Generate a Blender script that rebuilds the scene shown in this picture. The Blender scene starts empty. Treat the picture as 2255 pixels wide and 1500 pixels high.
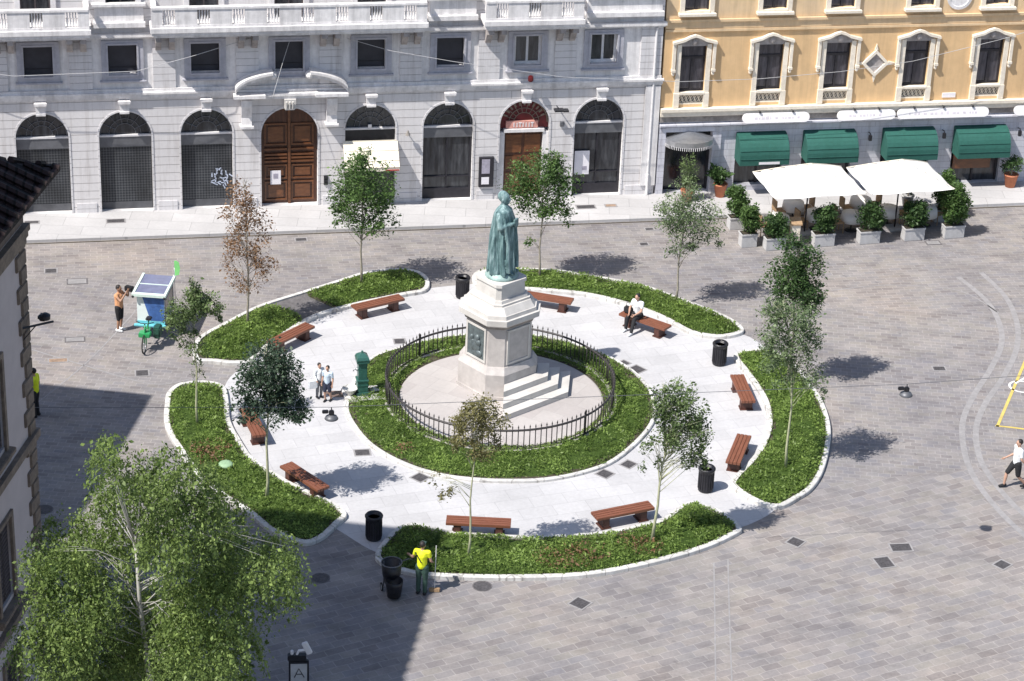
import bpy, bmesh, math, random
import numpy as np
from mathutils import Vector, Matrix, noise
random.seed(7); RNG = np.random.default_rng(11)
scene = bpy.context.scene
COL = scene.collection
# ---------------------------------------------------------------- camera model
FPX = 5400.0; PIT = math.radians(26.3); ROL = math.radians(2.3); CH = 38.0
CXP, CYP = 1127.5, 750.0
_cp, _sp, _cr, _sr = math.cos(PIT), math.sin(PIT), math.cos(ROL), math.sin(ROL)
FW = Vector((0, _cp, -_sp)); _r0 = Vector((1, 0, 0)); _u0 = Vector((0, _sp, _cp))
RT = _r0*_cr + _u0*_sr; UPV = _u0*_cr - _r0*_sr
CAM = Vector((0.42*CH/40, -75.95*CH/40, CH))
def ray(px, py): return RT*((px-CXP)/FPX) - UPV*((py-CYP)/FPX) + FW
def gp(px, py, z=0.0):
    """surveyed photo point -> place on the level z (x, y in metres)"""
    d = ray(px, py); t = (CH-z)/-d.z
    return (CAM.x+d.x*t, CAM.y+d.y*t)
def proj(x, y, z):
    v = Vector((x, y, z))-CAM; w = v.dot(FW)
    return CXP+FPX*v.dot(RT)/w, CYP-FPX*v.dot(UPV)/w
def pxm(x, y, z=0): return FPX/((Vector((x, y, z))-CAM).dot(FW))
# ---------------------------------------------------------------- materials
def new_mat(name):
    m = bpy.data.materials.new(name); m.use_nodes = True
    nt = m.node_tree; b = nt.nodes['Principled BSDF']; return m, nt, b
def N(nt, t, **kw):
    n = nt.nodes.new(t)
    for k, v in kw.items(): setattr(n, k, v)
    return n
def mix(nt, fac, a, b, mode='MIX'):
    n = N(nt, 'ShaderNodeMix', data_type='RGBA', blend_type=mode)
    for s, v in ((0, fac), (6, a), (7, b)):
        if hasattr(v, 'is_linked') or hasattr(v, 'links'): nt.links.new(v, n.inputs[s])
        elif s == 0: n.inputs[0].default_value = v
        else: n.inputs[s].default_value = (*v[:3], 1)
    return n.outputs[2]
def coords(nt, scale=1.0, kind='Object', rot=(0, 0, 0), loc=(0, 0, 0)):
    tc = N(nt, 'ShaderNodeTexCoord'); mp = N(nt, 'ShaderNodeMapping')
    mp.inputs['Scale'].default_value = (scale,)*3 if not isinstance(scale, tuple) else scale
    mp.inputs['Rotation'].default_value = rot; mp.inputs['Location'].default_value = loc
    nt.links.new(tc.outputs[kind], mp.inputs[0]); return mp.outputs[0]
def noise_n(nt, vec, scale, detail=4, rough=.6):
    n = N(nt, 'ShaderNodeTexNoise'); n.inputs['Scale'].default_value = scale
    n.inputs['Detail'].default_value = detail; n.inputs['Roughness'].default_value = rough
    nt.links.new(vec, n.inputs['Vector']); return n.outputs['Fac']
def ramp(nt, fac, stops):
    r = N(nt, 'ShaderNodeValToRGB'); els = r.color_ramp.elements
    while len(els) < len(stops): els.new(.5)
    for e, (p, c) in zip(els, stops): e.position = p; e.color = (*c, 1) if len(c) == 3 else c
    nt.links.new(fac, r.inputs[0]); return r.outputs[0]
def bump(nt, b, h, strength=.3, dist=.02):
    n = N(nt, 'ShaderNodeBump'); n.inputs['Strength'].default_value = strength; n.inputs['Distance'].default_value = dist
    nt.links.new(h, n.inputs['Height']); nt.links.new(n.outputs[0], b.inputs['Normal'])
def simple(name, col, rough=.7, var=.18, scale=6.0, metal=0.0, dark=None, bmp=0.0, coat=0.0, stain=0.0, spec=.5, streak=0.0):
    m, nt, b = new_mat(name); v = coords(nt)
    n1 = noise_n(nt, v, scale)
    lo = tuple(c*(1-var) for c in col); hi = tuple(min(1, c*(1+var)) for c in col)
    c = ramp(nt, n1, [(.3, lo), (.7, hi)])
    if stain:
        n2 = noise_n(nt, v, .7, 6, .7)
        c = mix(nt, ramp(nt, n2, [(.45, (0, 0, 0)), (.75, (stain,)*3)]), c, dark or tuple(x*.5 for x in col))
    if streak:
        st = noise_n(nt, coords(nt, (2.2, 2.2, .16)), 1.5, 6, .7); c = mix(nt, 1, c, ramp(nt, st, [(.30, (1-streak,)*3), (.56, (1, 1, 1))]), 'MULTIPLY')
    nt.links.new(c, b.inputs['Base Color']); b.inputs['Roughness'].default_value = rough
    b.inputs['Metallic'].default_value = metal; b.inputs['Specular IOR Level'].default_value = spec
    if coat: b.inputs['Coat Weight'].default_value = coat
    if bmp: bump(nt, b, noise_n(nt, v, scale*5, 5), bmp)
    return m
def brick_mat(name, c1, c2, mortar, bw, rh, ms=.012, rot=0.0, vertical=False, rough=.75, off=.5, dirt=.25, blotch=.35, bmp=.4, bias=0.0):
    m, nt, b = new_mat(name)
    v = coords(nt, 1.0, 'Object', (0, 0, rot))
    if vertical:   # facade: x along, z up
        s = N(nt, 'ShaderNodeSeparateXYZ'); cb = N(nt, 'ShaderNodeCombineXYZ')
        nt.links.new(v, s.inputs[0]); nt.links.new(s.outputs[0], cb.inputs[0]); nt.links.new(s.outputs[2], cb.inputs[1]); vv = cb.outputs[0]
    else: vv = v
    br = N(nt, 'ShaderNodeTexBrick'); br.offset = off
    br.inputs['Scale'].default_value = 1; br.inputs['Brick Width'].default_value = bw; br.inputs['Row Height'].default_value = rh
    br.inputs['Mortar Size'].default_value = ms; br.inputs['Mortar Smooth'].default_value = .3; br.inputs['Bias'].default_value = bias
    br.inputs['Color1'].default_value = (*c1, 1); br.inputs['Color2'].default_value = (*c2, 1); br.inputs['Mortar'].default_value = (*mortar, 1)
    nt.links.new(vv, br.inputs['Vector'])
    n1 = noise_n(nt, v, .35, 6, .65); n2 = noise_n(nt, v, 9, 4)
    c = mix(nt, 1.0, br.outputs['Color'], ramp(nt, n1, [(.25, (1-dirt,)*3), (.75, (1+0.0,)*3)]), 'MULTIPLY')
    c = mix(nt, blotch, c, ramp(nt, n2, [(.2, (.55, .55, .55)), (.8, (1, 1, 1))]), 'MULTIPLY')
    if vertical:   # rain and soot streaks
        st = noise_n(nt, coords(nt, (2.2, 2.2, .16)), 1.5, 6, .7); c = mix(nt, 1, c, ramp(nt, st, [(.32, (.78, .765, .75)), (.50, (1, 1, 1))]), 'MULTIPLY')
    nt.links.new(c, b.inputs['Base Color']); b.inputs['Roughness'].default_value = rough; b.inputs['Specular IOR Level'].default_value = .25
    inv = N(nt, 'ShaderNodeMath', operation='MULTIPLY_ADD'); inv.inputs[1].default_value = -1; inv.inputs[2].default_value = 1
    nt.links.new(br.outputs['Fac'], inv.inputs[0]); bump(nt, b, inv.outputs[0], bmp, .02)
    return m
def paving_mat():
    """stone setts: three laying directions, pale joints, many slab tints, stains"""
    m, nt, b = new_mat('stone_paving')
    def layer(rot, bw, rh, loc=(0, 0, 0)):
        v = coords(nt, 1.0, 'Object', (0, 0, rot), loc)
        nz = N(nt, 'ShaderNodeTexNoise'); nz.inputs['Scale'].default_value = 1.3; nt.links.new(v, nz.inputs['Vector'])
        vm = N(nt, 'ShaderNodeVectorMath', operation='MULTIPLY_ADD'); vm.inputs[1].default_value = (.09, .09, 0)
        nt.links.new(nz.outputs['Color'], vm.inputs[0]); nt.links.new(v, vm.inputs[2])
        br = N(nt, 'ShaderNodeTexBrick'); br.offset = .43; br.inputs['Scale'].default_value = 1
        br.inputs['Brick Width'].default_value = bw; br.inputs['Row Height'].default_value = rh
        br.inputs['Mortar Size'].default_value = .016; br.inputs['Mortar Smooth'].default_value = .5
        br.inputs['Color1'].default_value = (0, 0, 0, 1); br.inputs['Color2'].default_value = (1, 1, 1, 1); br.inputs['Mortar'].default_value = (.5, .5, .5, 1)
        nt.links.new(vm.outputs[0], br.inputs['Vector'])
        col = ramp(nt, br.outputs['Color'], [(0, (.228, .212, .212)), (.22, (.258, .248, .254)), (.42, (.280, .262, .254)), (.60, (.256, .249, .262)), (.8, (.284, .270, .256)), (1, (.302, .284, .282))])
        return mix(nt, br.outputs['Fac'], col, (.345, .330, .325)), br.outputs['Fac']
    cA, fA = layer(math.radians(-29), .56, .29); cB, fB = layer(math.radians(-10.75), .42, .21, (3, 1, 0)); cC, fC = layer(math.radians(4), .38, .22, (1, 7, 0))
    v0 = coords(nt)
    s = N(nt, 'ShaderNodeSeparateXYZ'); nt.links.new(v0, s.inputs[0])
    # front field: y < -5 + .35*x ; back field y > 9
    a = N(nt, 'ShaderNodeMath', operation='MULTIPLY_ADD'); a.inputs[1].default_value = .28; a.inputs[2].default_value = -7.5
    nt.links.new(s.outputs[0], a.inputs[0])
    l = N(nt, 'ShaderNodeMath', operation='LESS_THAN'); nt.links.new(s.outputs[1], l.inputs[0]); nt.links.new(a.outputs[0], l.inputs[1])
    g = N(nt, 'ShaderNodeMath', operation='GREATER_THAN'); nt.links.new(s.outputs[1], g.inputs[0]); g.inputs[1].default_value = 8.5
    c = mix(nt, g.outputs[0], mix(nt, l.outputs[0], cC, cA), cB)
    big = noise_n(nt, v0, .16, 6, .62); mid = noise_n(nt, v0, 1.1, 5, .65); fine = noise_n(nt, v0, 14, 5, .7)
    c = mix(nt, 1, c, ramp(nt, big, [(.3, (.80, .81, .86)), (.5, (1, 1, 1)), (.7, (1.12, 1.06, 1.0))]), 'MULTIPLY')
    c = mix(nt, 1, c, ramp(nt, mid, [(.3, (.82, .82, .83)), (.65, (1.06, 1.05, 1.04))]), 'MULTIPLY')
    c = mix(nt, .6, c, ramp(nt, fine, [(.25, (.72, .72, .72)), (.75, (1.1, 1.1, 1.1))]), 'MULTIPLY')
    vo = N(nt, 'ShaderNodeTexVoronoi'); vo.inputs['Scale'].default_value = .13; vo.inputs['Randomness'].default_value = .9; nt.links.new(v0, vo.inputs['Vector'])
    sx = N(nt, 'ShaderNodeSeparateXYZ'); nt.links.new(vo.outputs['Color'], sx.inputs[0])
    c = mix(nt, 1, c, ramp(nt, sx.outputs[0], [(0, (.95, .95, .965)), (.35, (1.0, .99, .98)), (.7, (1.02, 1.0, .98)), (1, (1.04, 1.03, 1.01))]), 'MULTIPLY')
    grime = noise_n(nt, coords(nt, (.5, 1.4, 1), 'Object', (0, 0, .5)), .9, 7, .75)
    c = mix(nt, 1, c, ramp(nt, grime, [(.34, (.80, .79, .79)), (.5, (1, 1, 1)), (.68, (1.06, 1.06, 1.05))]), 'MULTIPLY')
    sp = noise_n(nt, v0, 2.7, 2, .5)
    c = mix(nt, ramp(nt, sp, [(.70, (0, 0, 0)), (.76, (.45,)*3)]), c, (.10, .095, .1))
    nt.links.new(c, b.inputs['Base Color']); b.inputs['Roughness'].default_value = .8; b.inputs['Specular IOR Level'].default_value = .2
    bump(nt, b, fine, .25, .01)
    return m
def leaf_mat(name, dark, light, trans=.3):
    m, nt, b = new_mat(name)
    at = N(nt, 'ShaderNodeAttribute', attribute_name='rnd')
    midc = tuple((a+c)/2 for a, c in zip(dark, light))
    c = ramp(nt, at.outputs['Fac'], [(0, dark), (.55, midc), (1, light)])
    nt.links.new(c, b.inputs['Base Color']); b.inputs['Roughness'].default_value = .5; b.inputs['Specular IOR Level'].default_value = .35
    tr = N(nt, 'ShaderNodeBsdfTranslucent'); nt.links.new(c, tr.inputs[0])
    ms = N(nt, 'ShaderNodeMixShader'); ms.inputs[0].default_value = trans
    out = nt.nodes['Material Output']; nt.links.new(b.outputs[0], ms.inputs[1]); nt.links.new(tr.outputs[0], ms.inputs[2]); nt.links.new(ms.outputs[0], out.inputs[0])
    return m
def wood_mat(name, a, bcol, rough=.55, axis_scale=(1.2, 14, 14)):
    m, nt, b = new_mat(name); v = coords(nt, axis_scale)
    n = noise_n(nt, v, 1.6, 6, .65)
    nt.links.new(ramp(nt, n, [(.25, a), (.7, bcol)]), b.inputs['Base Color']); b.inputs['Roughness'].default_value = rough
    bump(nt, b, n, .15, .01); return m
def glass_mat(name, col=(.012, .014, .018), rough=.12, streak=None):
    m, nt, b = new_mat(name); v = coords(nt, (3.2, 3.2, .5))
    n = noise_n(nt, v, 2.2, 4, .6)
    nt.links.new(ramp(nt, n, [(.38, col), (.72, streak or tuple(c*3 for c in col))]), b.inputs['Base Color'])
    b.inputs['Roughness'].default_value = rough; b.inputs['Specular IOR Level'].default_value = .6; return m
def mesh_shutter_mat():
    m, nt, b = new_mat('perforated_shutter')
    v = coords(nt, 1.0, 'Object', (0, math.radians(45), 0)); s = N(nt, 'ShaderNodeSeparateXYZ'); nt.links.new(v, s.inputs[0])
    cb = N(nt, 'ShaderNodeCombineXYZ'); nt.links.new(s.outputs[0], cb.inputs[0]); nt.links.new(s.outputs[2], cb.inputs[1])
    ch = N(nt, 'ShaderNodeTexChecker'); ch.inputs['Scale'].default_value = 13; nt.links.new(cb.outputs[0], ch.inputs[0])
    ch.inputs['Color1'].default_value = (.022, .025, .03, 1); ch.inputs['Color2'].default_value = (.075, .08, .085, 1)
    n = noise_n(nt, coords(nt, (.8, .8, .5)), 1.5)
    nt.links.new(mix(nt, 1, ch.outputs[0], ramp(nt, n, [(.3, (.5, .5, .52)), (.7, (1.3, 1.3, 1.35))]), 'MULTIPLY'), b.inputs['Base Color'])
    b.inputs['Roughness'].default_value = .5; b.inputs['Metallic'].default_value = .2; return m
M = {}
M['paving'] = paving_mat()
M['path'] = brick_mat('pale_granite_path', (.56, .555, .57), (.62, .615, .63), (.48, .475, .49), 1.1, .62, .010, math.radians(-20), dirt=.26, blotch=.34, bmp=.2)
M['walk'] = brick_mat('pale_granite_pavement', (.52, .51, .515), (.58, .57, .575), (.38, .375, .38), 1.6, .8, .012, 0, dirt=.25, blotch=.3, bmp=.2)
M['kerb'] = simple('kerb_granite', (.56, .555, .54), .7, .15, 9, stain=.35, dark=(.42, .41, .40), bmp=.2)
def kerb_mat():
    m, nt, b = new_mat('jointed_kerb_granite'); v = coords(nt)
    vo = N(nt, 'ShaderNodeTexVoronoi', feature='DISTANCE_TO_EDGE'); vo.inputs['Scale'].default_value = 1.15; nt.links.new(coords(nt, (1, 1, .01)), vo.inputs['Vector'])
    vc = N(nt, 'ShaderNodeTexVoronoi'); vc.inputs['Scale'].default_value = 1.15; nt.links.new(coords(nt, (1, 1, .01)), vc.inputs['Vector']); sx = N(nt, 'ShaderNodeSeparateXYZ'); nt.links.new(vc.outputs['Color'], sx.inputs[0])
    c = ramp(nt, sx.outputs[0], [(0, (.56, .555, .545)), (1, (.68, .67, .655))])
    c = mix(nt, 1, c, ramp(nt, noise_n(nt, v, 5, 6, .7), [(.3, (.72, .70, .67)), (.6, (1, 1, 1))]), 'MULTIPLY')
    c = mix(nt, ramp(nt, vo.outputs['Distance'], [(.0, (.8, .8, .8)), (.022, (0, 0, 0))]), c, (.20, .19, .18))
    nt.links.new(c, b.inputs['Base Color']); b.inputs['Roughness'].default_value = .75; bump(nt, b, noise_n(nt, v, 40), .2); return m
M['kerb'] = kerb_mat()
M['disc'] = brick_mat('pink_stone_flags', (.47, .435, .425), (.52, .49, .475), (.41, .385, .375), .8, .8, .008, .5, dirt=.22, blotch=.25, bmp=.1)
M['band'] = simple('paving_band', (.285, .275, .277), .8, .15, 5, stain=.3)
M['asphalt'] = simple('dark_setts', (.13, .122, .125), .85, .3, 7, stain=.4, bmp=.3)
M['soil'] = simple('soil', (.06, .05, .035), .95, .4, 8)
M['yellow'] = simple('yellow_road_paint', (.60, .46, .12), .7, .15, 3, stain=.5, dark=(.38, .34, .22))
M['white_paint'] = simple('white_road_paint', (.75, .74, .72), .7, .1, 3, stain=.5, dark=(.4, .4, .4))
M['rustic'] = brick_mat('rusticated_stone', (.77, .75, .755), (.77, .75, .755), (.43, .415, .42), 40, .33, .012, 0, True, dirt=.16, blotch=.22, bmp=.8)
M['rustic2'] = brick_mat('rusticated_stone_fine', (.74, .725, .74), (.74, .725, .74), (.44, .43, .445), 40, .27, .010, 0, True, dirt=.16, blotch=.22, bmp=.7)
M['stone'] = simple('pale_carved_stone', (.78, .76, .76), .75, .10, 5, stain=.45, dark=(.48, .46, .47), bmp=.25, streak=.28)
M['stone_grey'] = simple('grey_window_stone', (.42, .42, .47), .75, .12, 6, stain=.4, bmp=.2)
M['stone_dirty'] = simple('weathered_stone', (.36, .33, .32), .85, .3, 4, stain=.7, dark=(.12, .11, .11), bmp=.3)
M['stone_white'] = simple('white_marble', (.57, .55, .525), .6, .10, 3, stain=.55, dark=(.38, .36, .34), bmp=.15)
M['stone_ped'] = simple('pedestal_granite', (.47, .44, .425), .6, .12, 4, stain=.6, dark=(.31, .285, .275), bmp=.15)
M['ochre'] = simple('ochre_plaster', (.70, .475, .255), .85, .07, 2.2, stain=.5, dark=(.60, .42, .24), bmp=.15, streak=.16)
M['ochre_pale'] = simple('pale_ochre_plaster', (.72, .53, .32), .85, .07, 2.2, stain=.5, dark=(.64, .50, .36), bmp=.15, streak=.18)
M['cream'] = simple('cream_stone_trim', (.80, .73, .62), .7, .10, 7, stain=.5, dark=(.56, .48, .38), bmp=.25)
M['orr'] = brick_mat('grey_ashlar_base', (.66, .665, .74), (.72, .725, .79), (.48, .48, .54), 1.1, .27, .010, 0, True, dirt=.25, blotch=.3, bmp=.5)
M['dirtcorn'] = simple('sooty_cornice', (.28, .255, .235), .85, .35, 5, stain=.7, dark=(.10, .09, .09), bmp=.3)
M['glass'] = glass_mat('dark_window_glass')
M['glass2'] = glass_mat('shop_glass', (.015, .017, .022), .16, (.07, .075, .085))
M['curtain'] = glass_mat('glass_over_net_curtain', (.03, .03, .04), .15, (.11, .105, .125))
M['blind'] = simple('dark_window_blind', (.035, .035, .045), .6, .2, 3)
M['iron'] = simple('black_iron', (.03, .03, .035), .5, .3, 10, .4)
M['iron_fence'] = simple('fence_iron', (.055, .05, .052), .5, .4, 12, .3)
M['darkframe'] = simple('dark_window_frame', (.018, .017, .024), .5, .3, 8)
M['grey_metal'] = simple('grey_shop_metal', (.14, .145, .16), .5, .2, 3, .3)
M['lightframe'] = simple('pale_window_frame', (.66, .65, .66), .6, .1, 8)
M['shutter'] = mesh_shutter_mat()
M['wood'] = wood_mat('dark_door_wood', (.040, .013, .008), (.115, .042, .020), .35, (8, 8, 1.2))
M['woodhi'] = wood_mat('polished_door_moulding', (.075, .027, .012), (.19, .075, .03), .3, (2, 8, 6))
M['bench'] = wood_mat('red_brown_bench_wood', (.125, .045, .026), (.25, .095, .055), .5, (1.5, 22, 22))
M['benchleg'] = simple('bench_leg_wood', (.075, .028, .02), .6, .3, 8)
M['patina'] = simple('bronze_patina', (.20, .31, .31), .6, .4, 3.2, .15, stain=.85, dark=(.05, .10, .10), bmp=.3)
M['patinahi'] = simple('bright_patina', (.30, .42, .40), .6, .3, 5, .1, stain=.7, dark=(.12, .19, .19), bmp=.3)
M['relief'] = simple('dark_bronze_relief', (.14, .17, .18), .5, .3, 8, .35, stain=.5)
M['green_awning'] = simple('green_awning_canvas', (.016, .095, .075), .8, .12, 8, stain=.4, dark=(.04, .15, .13))
M['cream_awning'] = simple('cream_awning_canvas', (.80, .74, .62), .85, .06, 5)
M['red'] = simple('red_trim', (.45, .04, .04), .6, .2, 8)
M['maroon'] = simple('maroon_sign_paint', (.14, .012, .016), .5, .4, 5, stain=.5)
M['salmon'] = simple('salmon_sign', (.62, .30, .25), .6, .2, 6)
M['gold'] = simple('dull_gilt', (.22, .17, .13), .6, .2, 8)
M['signwhite'] = simple('white_signboard', (.78, .76, .77), .5, .06, 3, stain=.2)
M['mark'] = simple('faded_sign_lettering', (.62, .58, .63), .6, .2, 9)
M['paper'] = simple('white_paper', (.78, .76, .80), .7, .05, 4)
M['print'] = simple('grey_print', (.35, .33, .40), .7, .2, 9)
M['canvas'] = simple('white_parasol_canvas', (.84, .83, .81), .8, .03, 3)
M['concrete'] = simple('pale_concrete', (.48, .475, .48), .8, .12, 7, stain=.3, bmp=.2)
M['terracotta'] = simple('terracotta', (.46, .17, .09), .8, .15, 8)
M['linen'] = simple('white_tablecloth', (.80, .78, .76), .85, .04, 4)
M['wicker'] = simple('wicker', (.36, .24, .14), .8, .3, 30, bmp=.4)
M['black'] = simple('black_plastic', (.018, .018, .022), .45, .3, 8)
M['blackbag'] = simple('black_bin_liner', (.012, .012, .016), .3, .4, 10, bmp=.5)
M['tyre'] = simple('rubber', (.02, .02, .02), .8, .2, 10)
M['steel'] = simple('steel', (.45, .46, .48), .35, .1, 10, .8)
M['fgreen'] = simple('fountain_green_paint', (.035, .12, .10), .35, .25, 6, .1, stain=.4, dark=(.10, .20, .18), coat=.3)
M['dgreen'] = simple('dark_green_plastic', (.02, .075, .05), .5, .2, 8)
M['bikegreen'] = simple('green_bike_paint', (.03, .30, .10), .35, .15, 8, coat=.3)
M['flaggreen'] = simple('light_green_flag', (.22, .62, .20), .7, .1, 4)
M['cartwhite'] = simple('cart_white', (.76, .84, .83), .5, .05, 4)
M['carttrim'] = simple('cart_pale_trim', (.68, .80, .74), .5, .05, 4)
M['cartblue'] = simple('cart_blue_print', (.06, .14, .38), .5, .35, 5)
M['cartaqua'] = simple('cart_aqua', (.16, .52, .60), .5, .15, 5)
M['cartgrey'] = simple('cart_side_grey', (.20, .25, .33), .6, .2, 5)
M['tiles'] = brick_mat('old_roof_tiles', (.030, .018, .020), (.062, .040, .040), (.012, .010, .011), .22, .34, .03, 0, dirt=.5, blotch=.6, bmp=1.0)
M['plaster'] = simple('pinkish_plaster', (.50, .44, .43), .85, .06, 2, stain=.4, dark=(.42, .37, .36))
M['quoin'] = simple('brown_quoin_stone', (.20, .155, .12), .85, .3, 6, stain=.6, dark=(.10, .08, .07), bmp=.4)
M['woodeave'] = simple('eave_timber', (.13, .10, .085), .8, .3, 6, stain=.5)
M['roofshade'] = simple('shutter_paint', (.055, .045, .05), .7, .2, 4)
M['bark'] = simple('grey_bark', (.30, .27, .22), .85, .25, 9, bmp=.4)
M['barkpale'] = simple('pale_green_bark', (.40, .41, .27), .8, .15, 9, bmp=.3)
M['birchbark'] = simple('white_birch_bark', (.46, .45, .42), .7, .12, 7, stain=.6, dark=(.18, .16, .15))
M['Lmid'] = leaf_mat('leaves_mid_green', (.030, .072, .018), (.175, .285, .085), .35)
M['Ldark'] = leaf_mat('leaves_dark_green', (.020, .052, .018), (.110, .190, .060))
M['Lblue'] = leaf_mat('leaves_bluish_green', (.020, .044, .028), (.125, .185, .115))
M['Lpale'] = leaf_mat('leaves_silvery_green', (.055, .095, .040), (.29, .37, .19))
M['Lyel'] = leaf_mat('leaves_yellowish', (.10, .10, .035), (.34, .31, .14))
M['Lbrown'] = leaf_mat('leaves_dry_brown', (.15, .075, .035), (.44, .29, .18))
M['Lbirch'] = leaf_mat('birch_leaves', (.030, .068, .016), (.34, .45, .135), .42)
M['Lolive'] = leaf_mat('leaves_olive', (.045, .078, .025), (.24, .33, .13))
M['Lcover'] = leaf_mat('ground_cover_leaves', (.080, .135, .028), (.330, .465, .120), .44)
M['hivis'] = simple('hi_vis_yellow', (.80, .88, .02), .7, .05, 8)
M['skin'] = simple('skin', (.48, .29, .21), .6, .08, 10)
M['skin2'] = simple('tanned_skin', (.36, .20, .13), .6, .08, 10)
M['hair'] = simple('dark_hair', (.02, .015, .014), .6, .3, 20)
M['hairgrey'] = simple('grey_hair', (.25, .24, .23), .6, .2, 20)
def cloth(name, c): return simple(name, c, .85, .12, 14)
M['c_green'] = cloth('dark_green_trousers', (.035, .075, .06)); M['c_black'] = cloth('black_cloth', (.015, .015, .018))
M['c_white'] = cloth('white_cloth', (.74, .76, .78)); M['c_blue'] = cloth('pale_blue_cloth', (.52, .62, .72))
M['c_orange'] = cloth('peach_orange_cloth', (.66, .33, .17)); M['c_grey'] = cloth('grey_cloth', (.2, .2, .21)); M['c_navy'] = cloth('navy_cloth', (.02, .025, .05))
M['leather'] = cloth('brown_leather', (.10, .05, .03))

def patina_streaks():
    m, nt, b = new_mat('bronze_patina_streaked'); v = coords(nt, (5, 5, .8)); n = noise_n(nt, v, 1.6, 6, .7); n2 = noise_n(nt, coords(nt), 3, 4)
    c = ramp(nt, n, [(.34, (.045, .09, .095)), (.5, (.14, .235, .24)), (.66, (.38, .50, .50))])
    c = mix(nt, 1, c, ramp(nt, n2, [(.3, (.7, .75, .78)), (.7, (1.1, 1.1, 1.1))]), 'MULTIPLY')
    nt.links.new(c, b.inputs['Base Color']); b.inputs['Roughness'].default_value = .6; b.inputs['Metallic'].default_value = .1; bump(nt, b, n2, .2); return m
M['patina'] = patina_streaks()
# ---------------------------------------------------------------- mesh helpers
class MB:
    def __init__(s): s.v = []; s.f = []; s.m = []
    def add(s, vs, fs, mi=0, mat=None):
        o = len(s.v)
        s.v += [tuple(mat @ Vector(v)) if mat else tuple(v) for v in vs]
        s.f += [tuple(i+o for i in f) for f in fs]; s.m += [mi]*len(fs); return s
    def box(s, x0, x1, y0, y1, z0, z1, mi=0, mat=None, bev=0.0):
        if bev <= 0:
            vs = [(x, y, z) for z in (z0, z1) for y in (y0, y1) for x in (x0, x1)]
            return s.add(vs, [(0, 2, 3, 1), (4, 5, 7, 6), (0, 1, 5, 4), (2, 6, 7, 3), (0, 4, 6, 2), (1, 3, 7, 5)], mi, mat)
        bm = bmesh.new(); bmesh.ops.create_cube(bm, size=1)
        for v in bm.verts: v.co = Vector(((x0+x1)/2+v.co.x*(x1-x0), (y0+y1)/2+v.co.y*(y1-y0), (z0+z1)/2+v.co.z*(z1-z0)))
        bmesh.ops.bevel(bm, geom=bm.edges[:], offset=bev, segments=2, affect='EDGES')
        return s.bm(bm, mi, mat)
    def bm(s, bm, mi=0, mat=None):
        bm.verts.index_update(); vs = [v.co.copy() for v in bm.verts]; fs = [[v.index for v in f.verts] for f in bm.faces]
        bm.free(); return s.add(vs, fs, mi, mat)
    def tube(s, pts, rad, seg=8, mi=0, cap=True, mat=None, squash=1.0):
        pts = [Vector(p) for p in pts]; n = len(pts); rad = [rad]*n if isinstance(rad, (int, float)) else list(rad)
        vs = []; prev = None
        for i, p in enumerate(pts):
            t = (pts[min(i+1, n-1)]-pts[max(i-1, 0)]); t = t.normalized() if t.length > 1e-9 else Vector((0, 0, 1))
            ref = prev if prev is not None else (Vector((1, 0, 0)) if abs(t.x) < .9 else Vector((0, 1, 0)))
            a = (ref - t*ref.dot(t)).normalized(); b = t.cross(a); prev = a
            for k in range(seg):
                w = 2*math.pi*k/seg; vs.append(p + a*(math.cos(w)*rad[i]) + b*(math.sin(w)*rad[i]*squash))
        fs = [(i*seg+k, i*seg+(k+1) % seg, (i+1)*seg+(k+1) % seg, (i+1)*seg+k) for i in range(n-1) for k in range(seg)]
        if cap: fs += [tuple(range(seg))[::-1], tuple((n-1)*seg+k for k in range(seg))]
        return s.add(vs, fs, mi, mat)
    def lathe(s, prof, c=(0, 0, 0), seg=20, mi=0, mat=None, a0=0.0, sx=1, sy=1):
        vs = []
        for r, z in prof:
            for k in range(seg):
                w = a0+2*math.pi*k/seg; vs.append((c[0]+math.cos(w)*r*sx, c[1]+math.sin(w)*r*sy, c[2]+z))
        n = len(prof)
        fs = [(i*seg+k, i*seg+(k+1) % seg, (i+1)*seg+(k+1) % seg, (i+1)*seg+k) for i in range(n-1) for k in range(seg)]
        fs += [tuple(range(seg))[::-1], tuple((n-1)*seg+k for k in range(seg))]
        return s.add(vs, fs, mi, mat)
    def ell(s, c, r, seg=12, rings=8, mi=0, mat=None):
        r = (r, r, r) if isinstance(r, (int, float)) else r; bm = bmesh.new(); bmesh.ops.create_uvsphere(bm, u_segments=seg, v_segments=rings, radius=1)
        for v in bm.verts: v.co = Vector((c[0]+v.co.x*r[0], c[1]+v.co.y*r[1], c[2]+v.co.z*r[2]))
        return s.bm(bm, mi, mat)
    def prism(s, poly, z0, z1, mi=0, mat=None, top=True, bottom=True):
        n = len(poly); vs = [(x, y, z0) for x, y in poly]+[(x, y, z1) for x, y in poly]
        fs = [(k, (k+1) % n, n+(k+1) % n, n+k) for k in range(n)]
        if top: fs.append(tuple(range(n, 2*n)))
        if bottom: fs.append(tuple(range(n))[::-1])
        return s.add(vs, fs, mi, mat)
    def prism_y(s, poly, y0, y1, mi=0, mat=None):   # polygon in x-z, extruded along y
        n = len(poly); vs = [(x, y0, z) for x, z in poly]+[(x, y1, z) for x, z in poly]
        fs = [(k, (k+1) % n, n+(k+1) % n, n+k) for k in range(n)]+[tuple(range(n))[::-1], tuple(range(n, 2*n))]
        return s.add(vs, fs, mi, mat)
    def prism_x(s, poly, x0, x1, mi=0, mat=None):   # polygon in y-z
        n = len(poly); vs = [(x0, y, z) for y, z in poly]+[(x1, y, z) for y, z in poly]
        fs = [(k, (k+1) % n, n+(k+1) % n, n+k) for k in range(n)]+[tuple(range(n))[::-1], tuple(range(n, 2*n))]
        return s.add(vs, fs, mi, mat)
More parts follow.
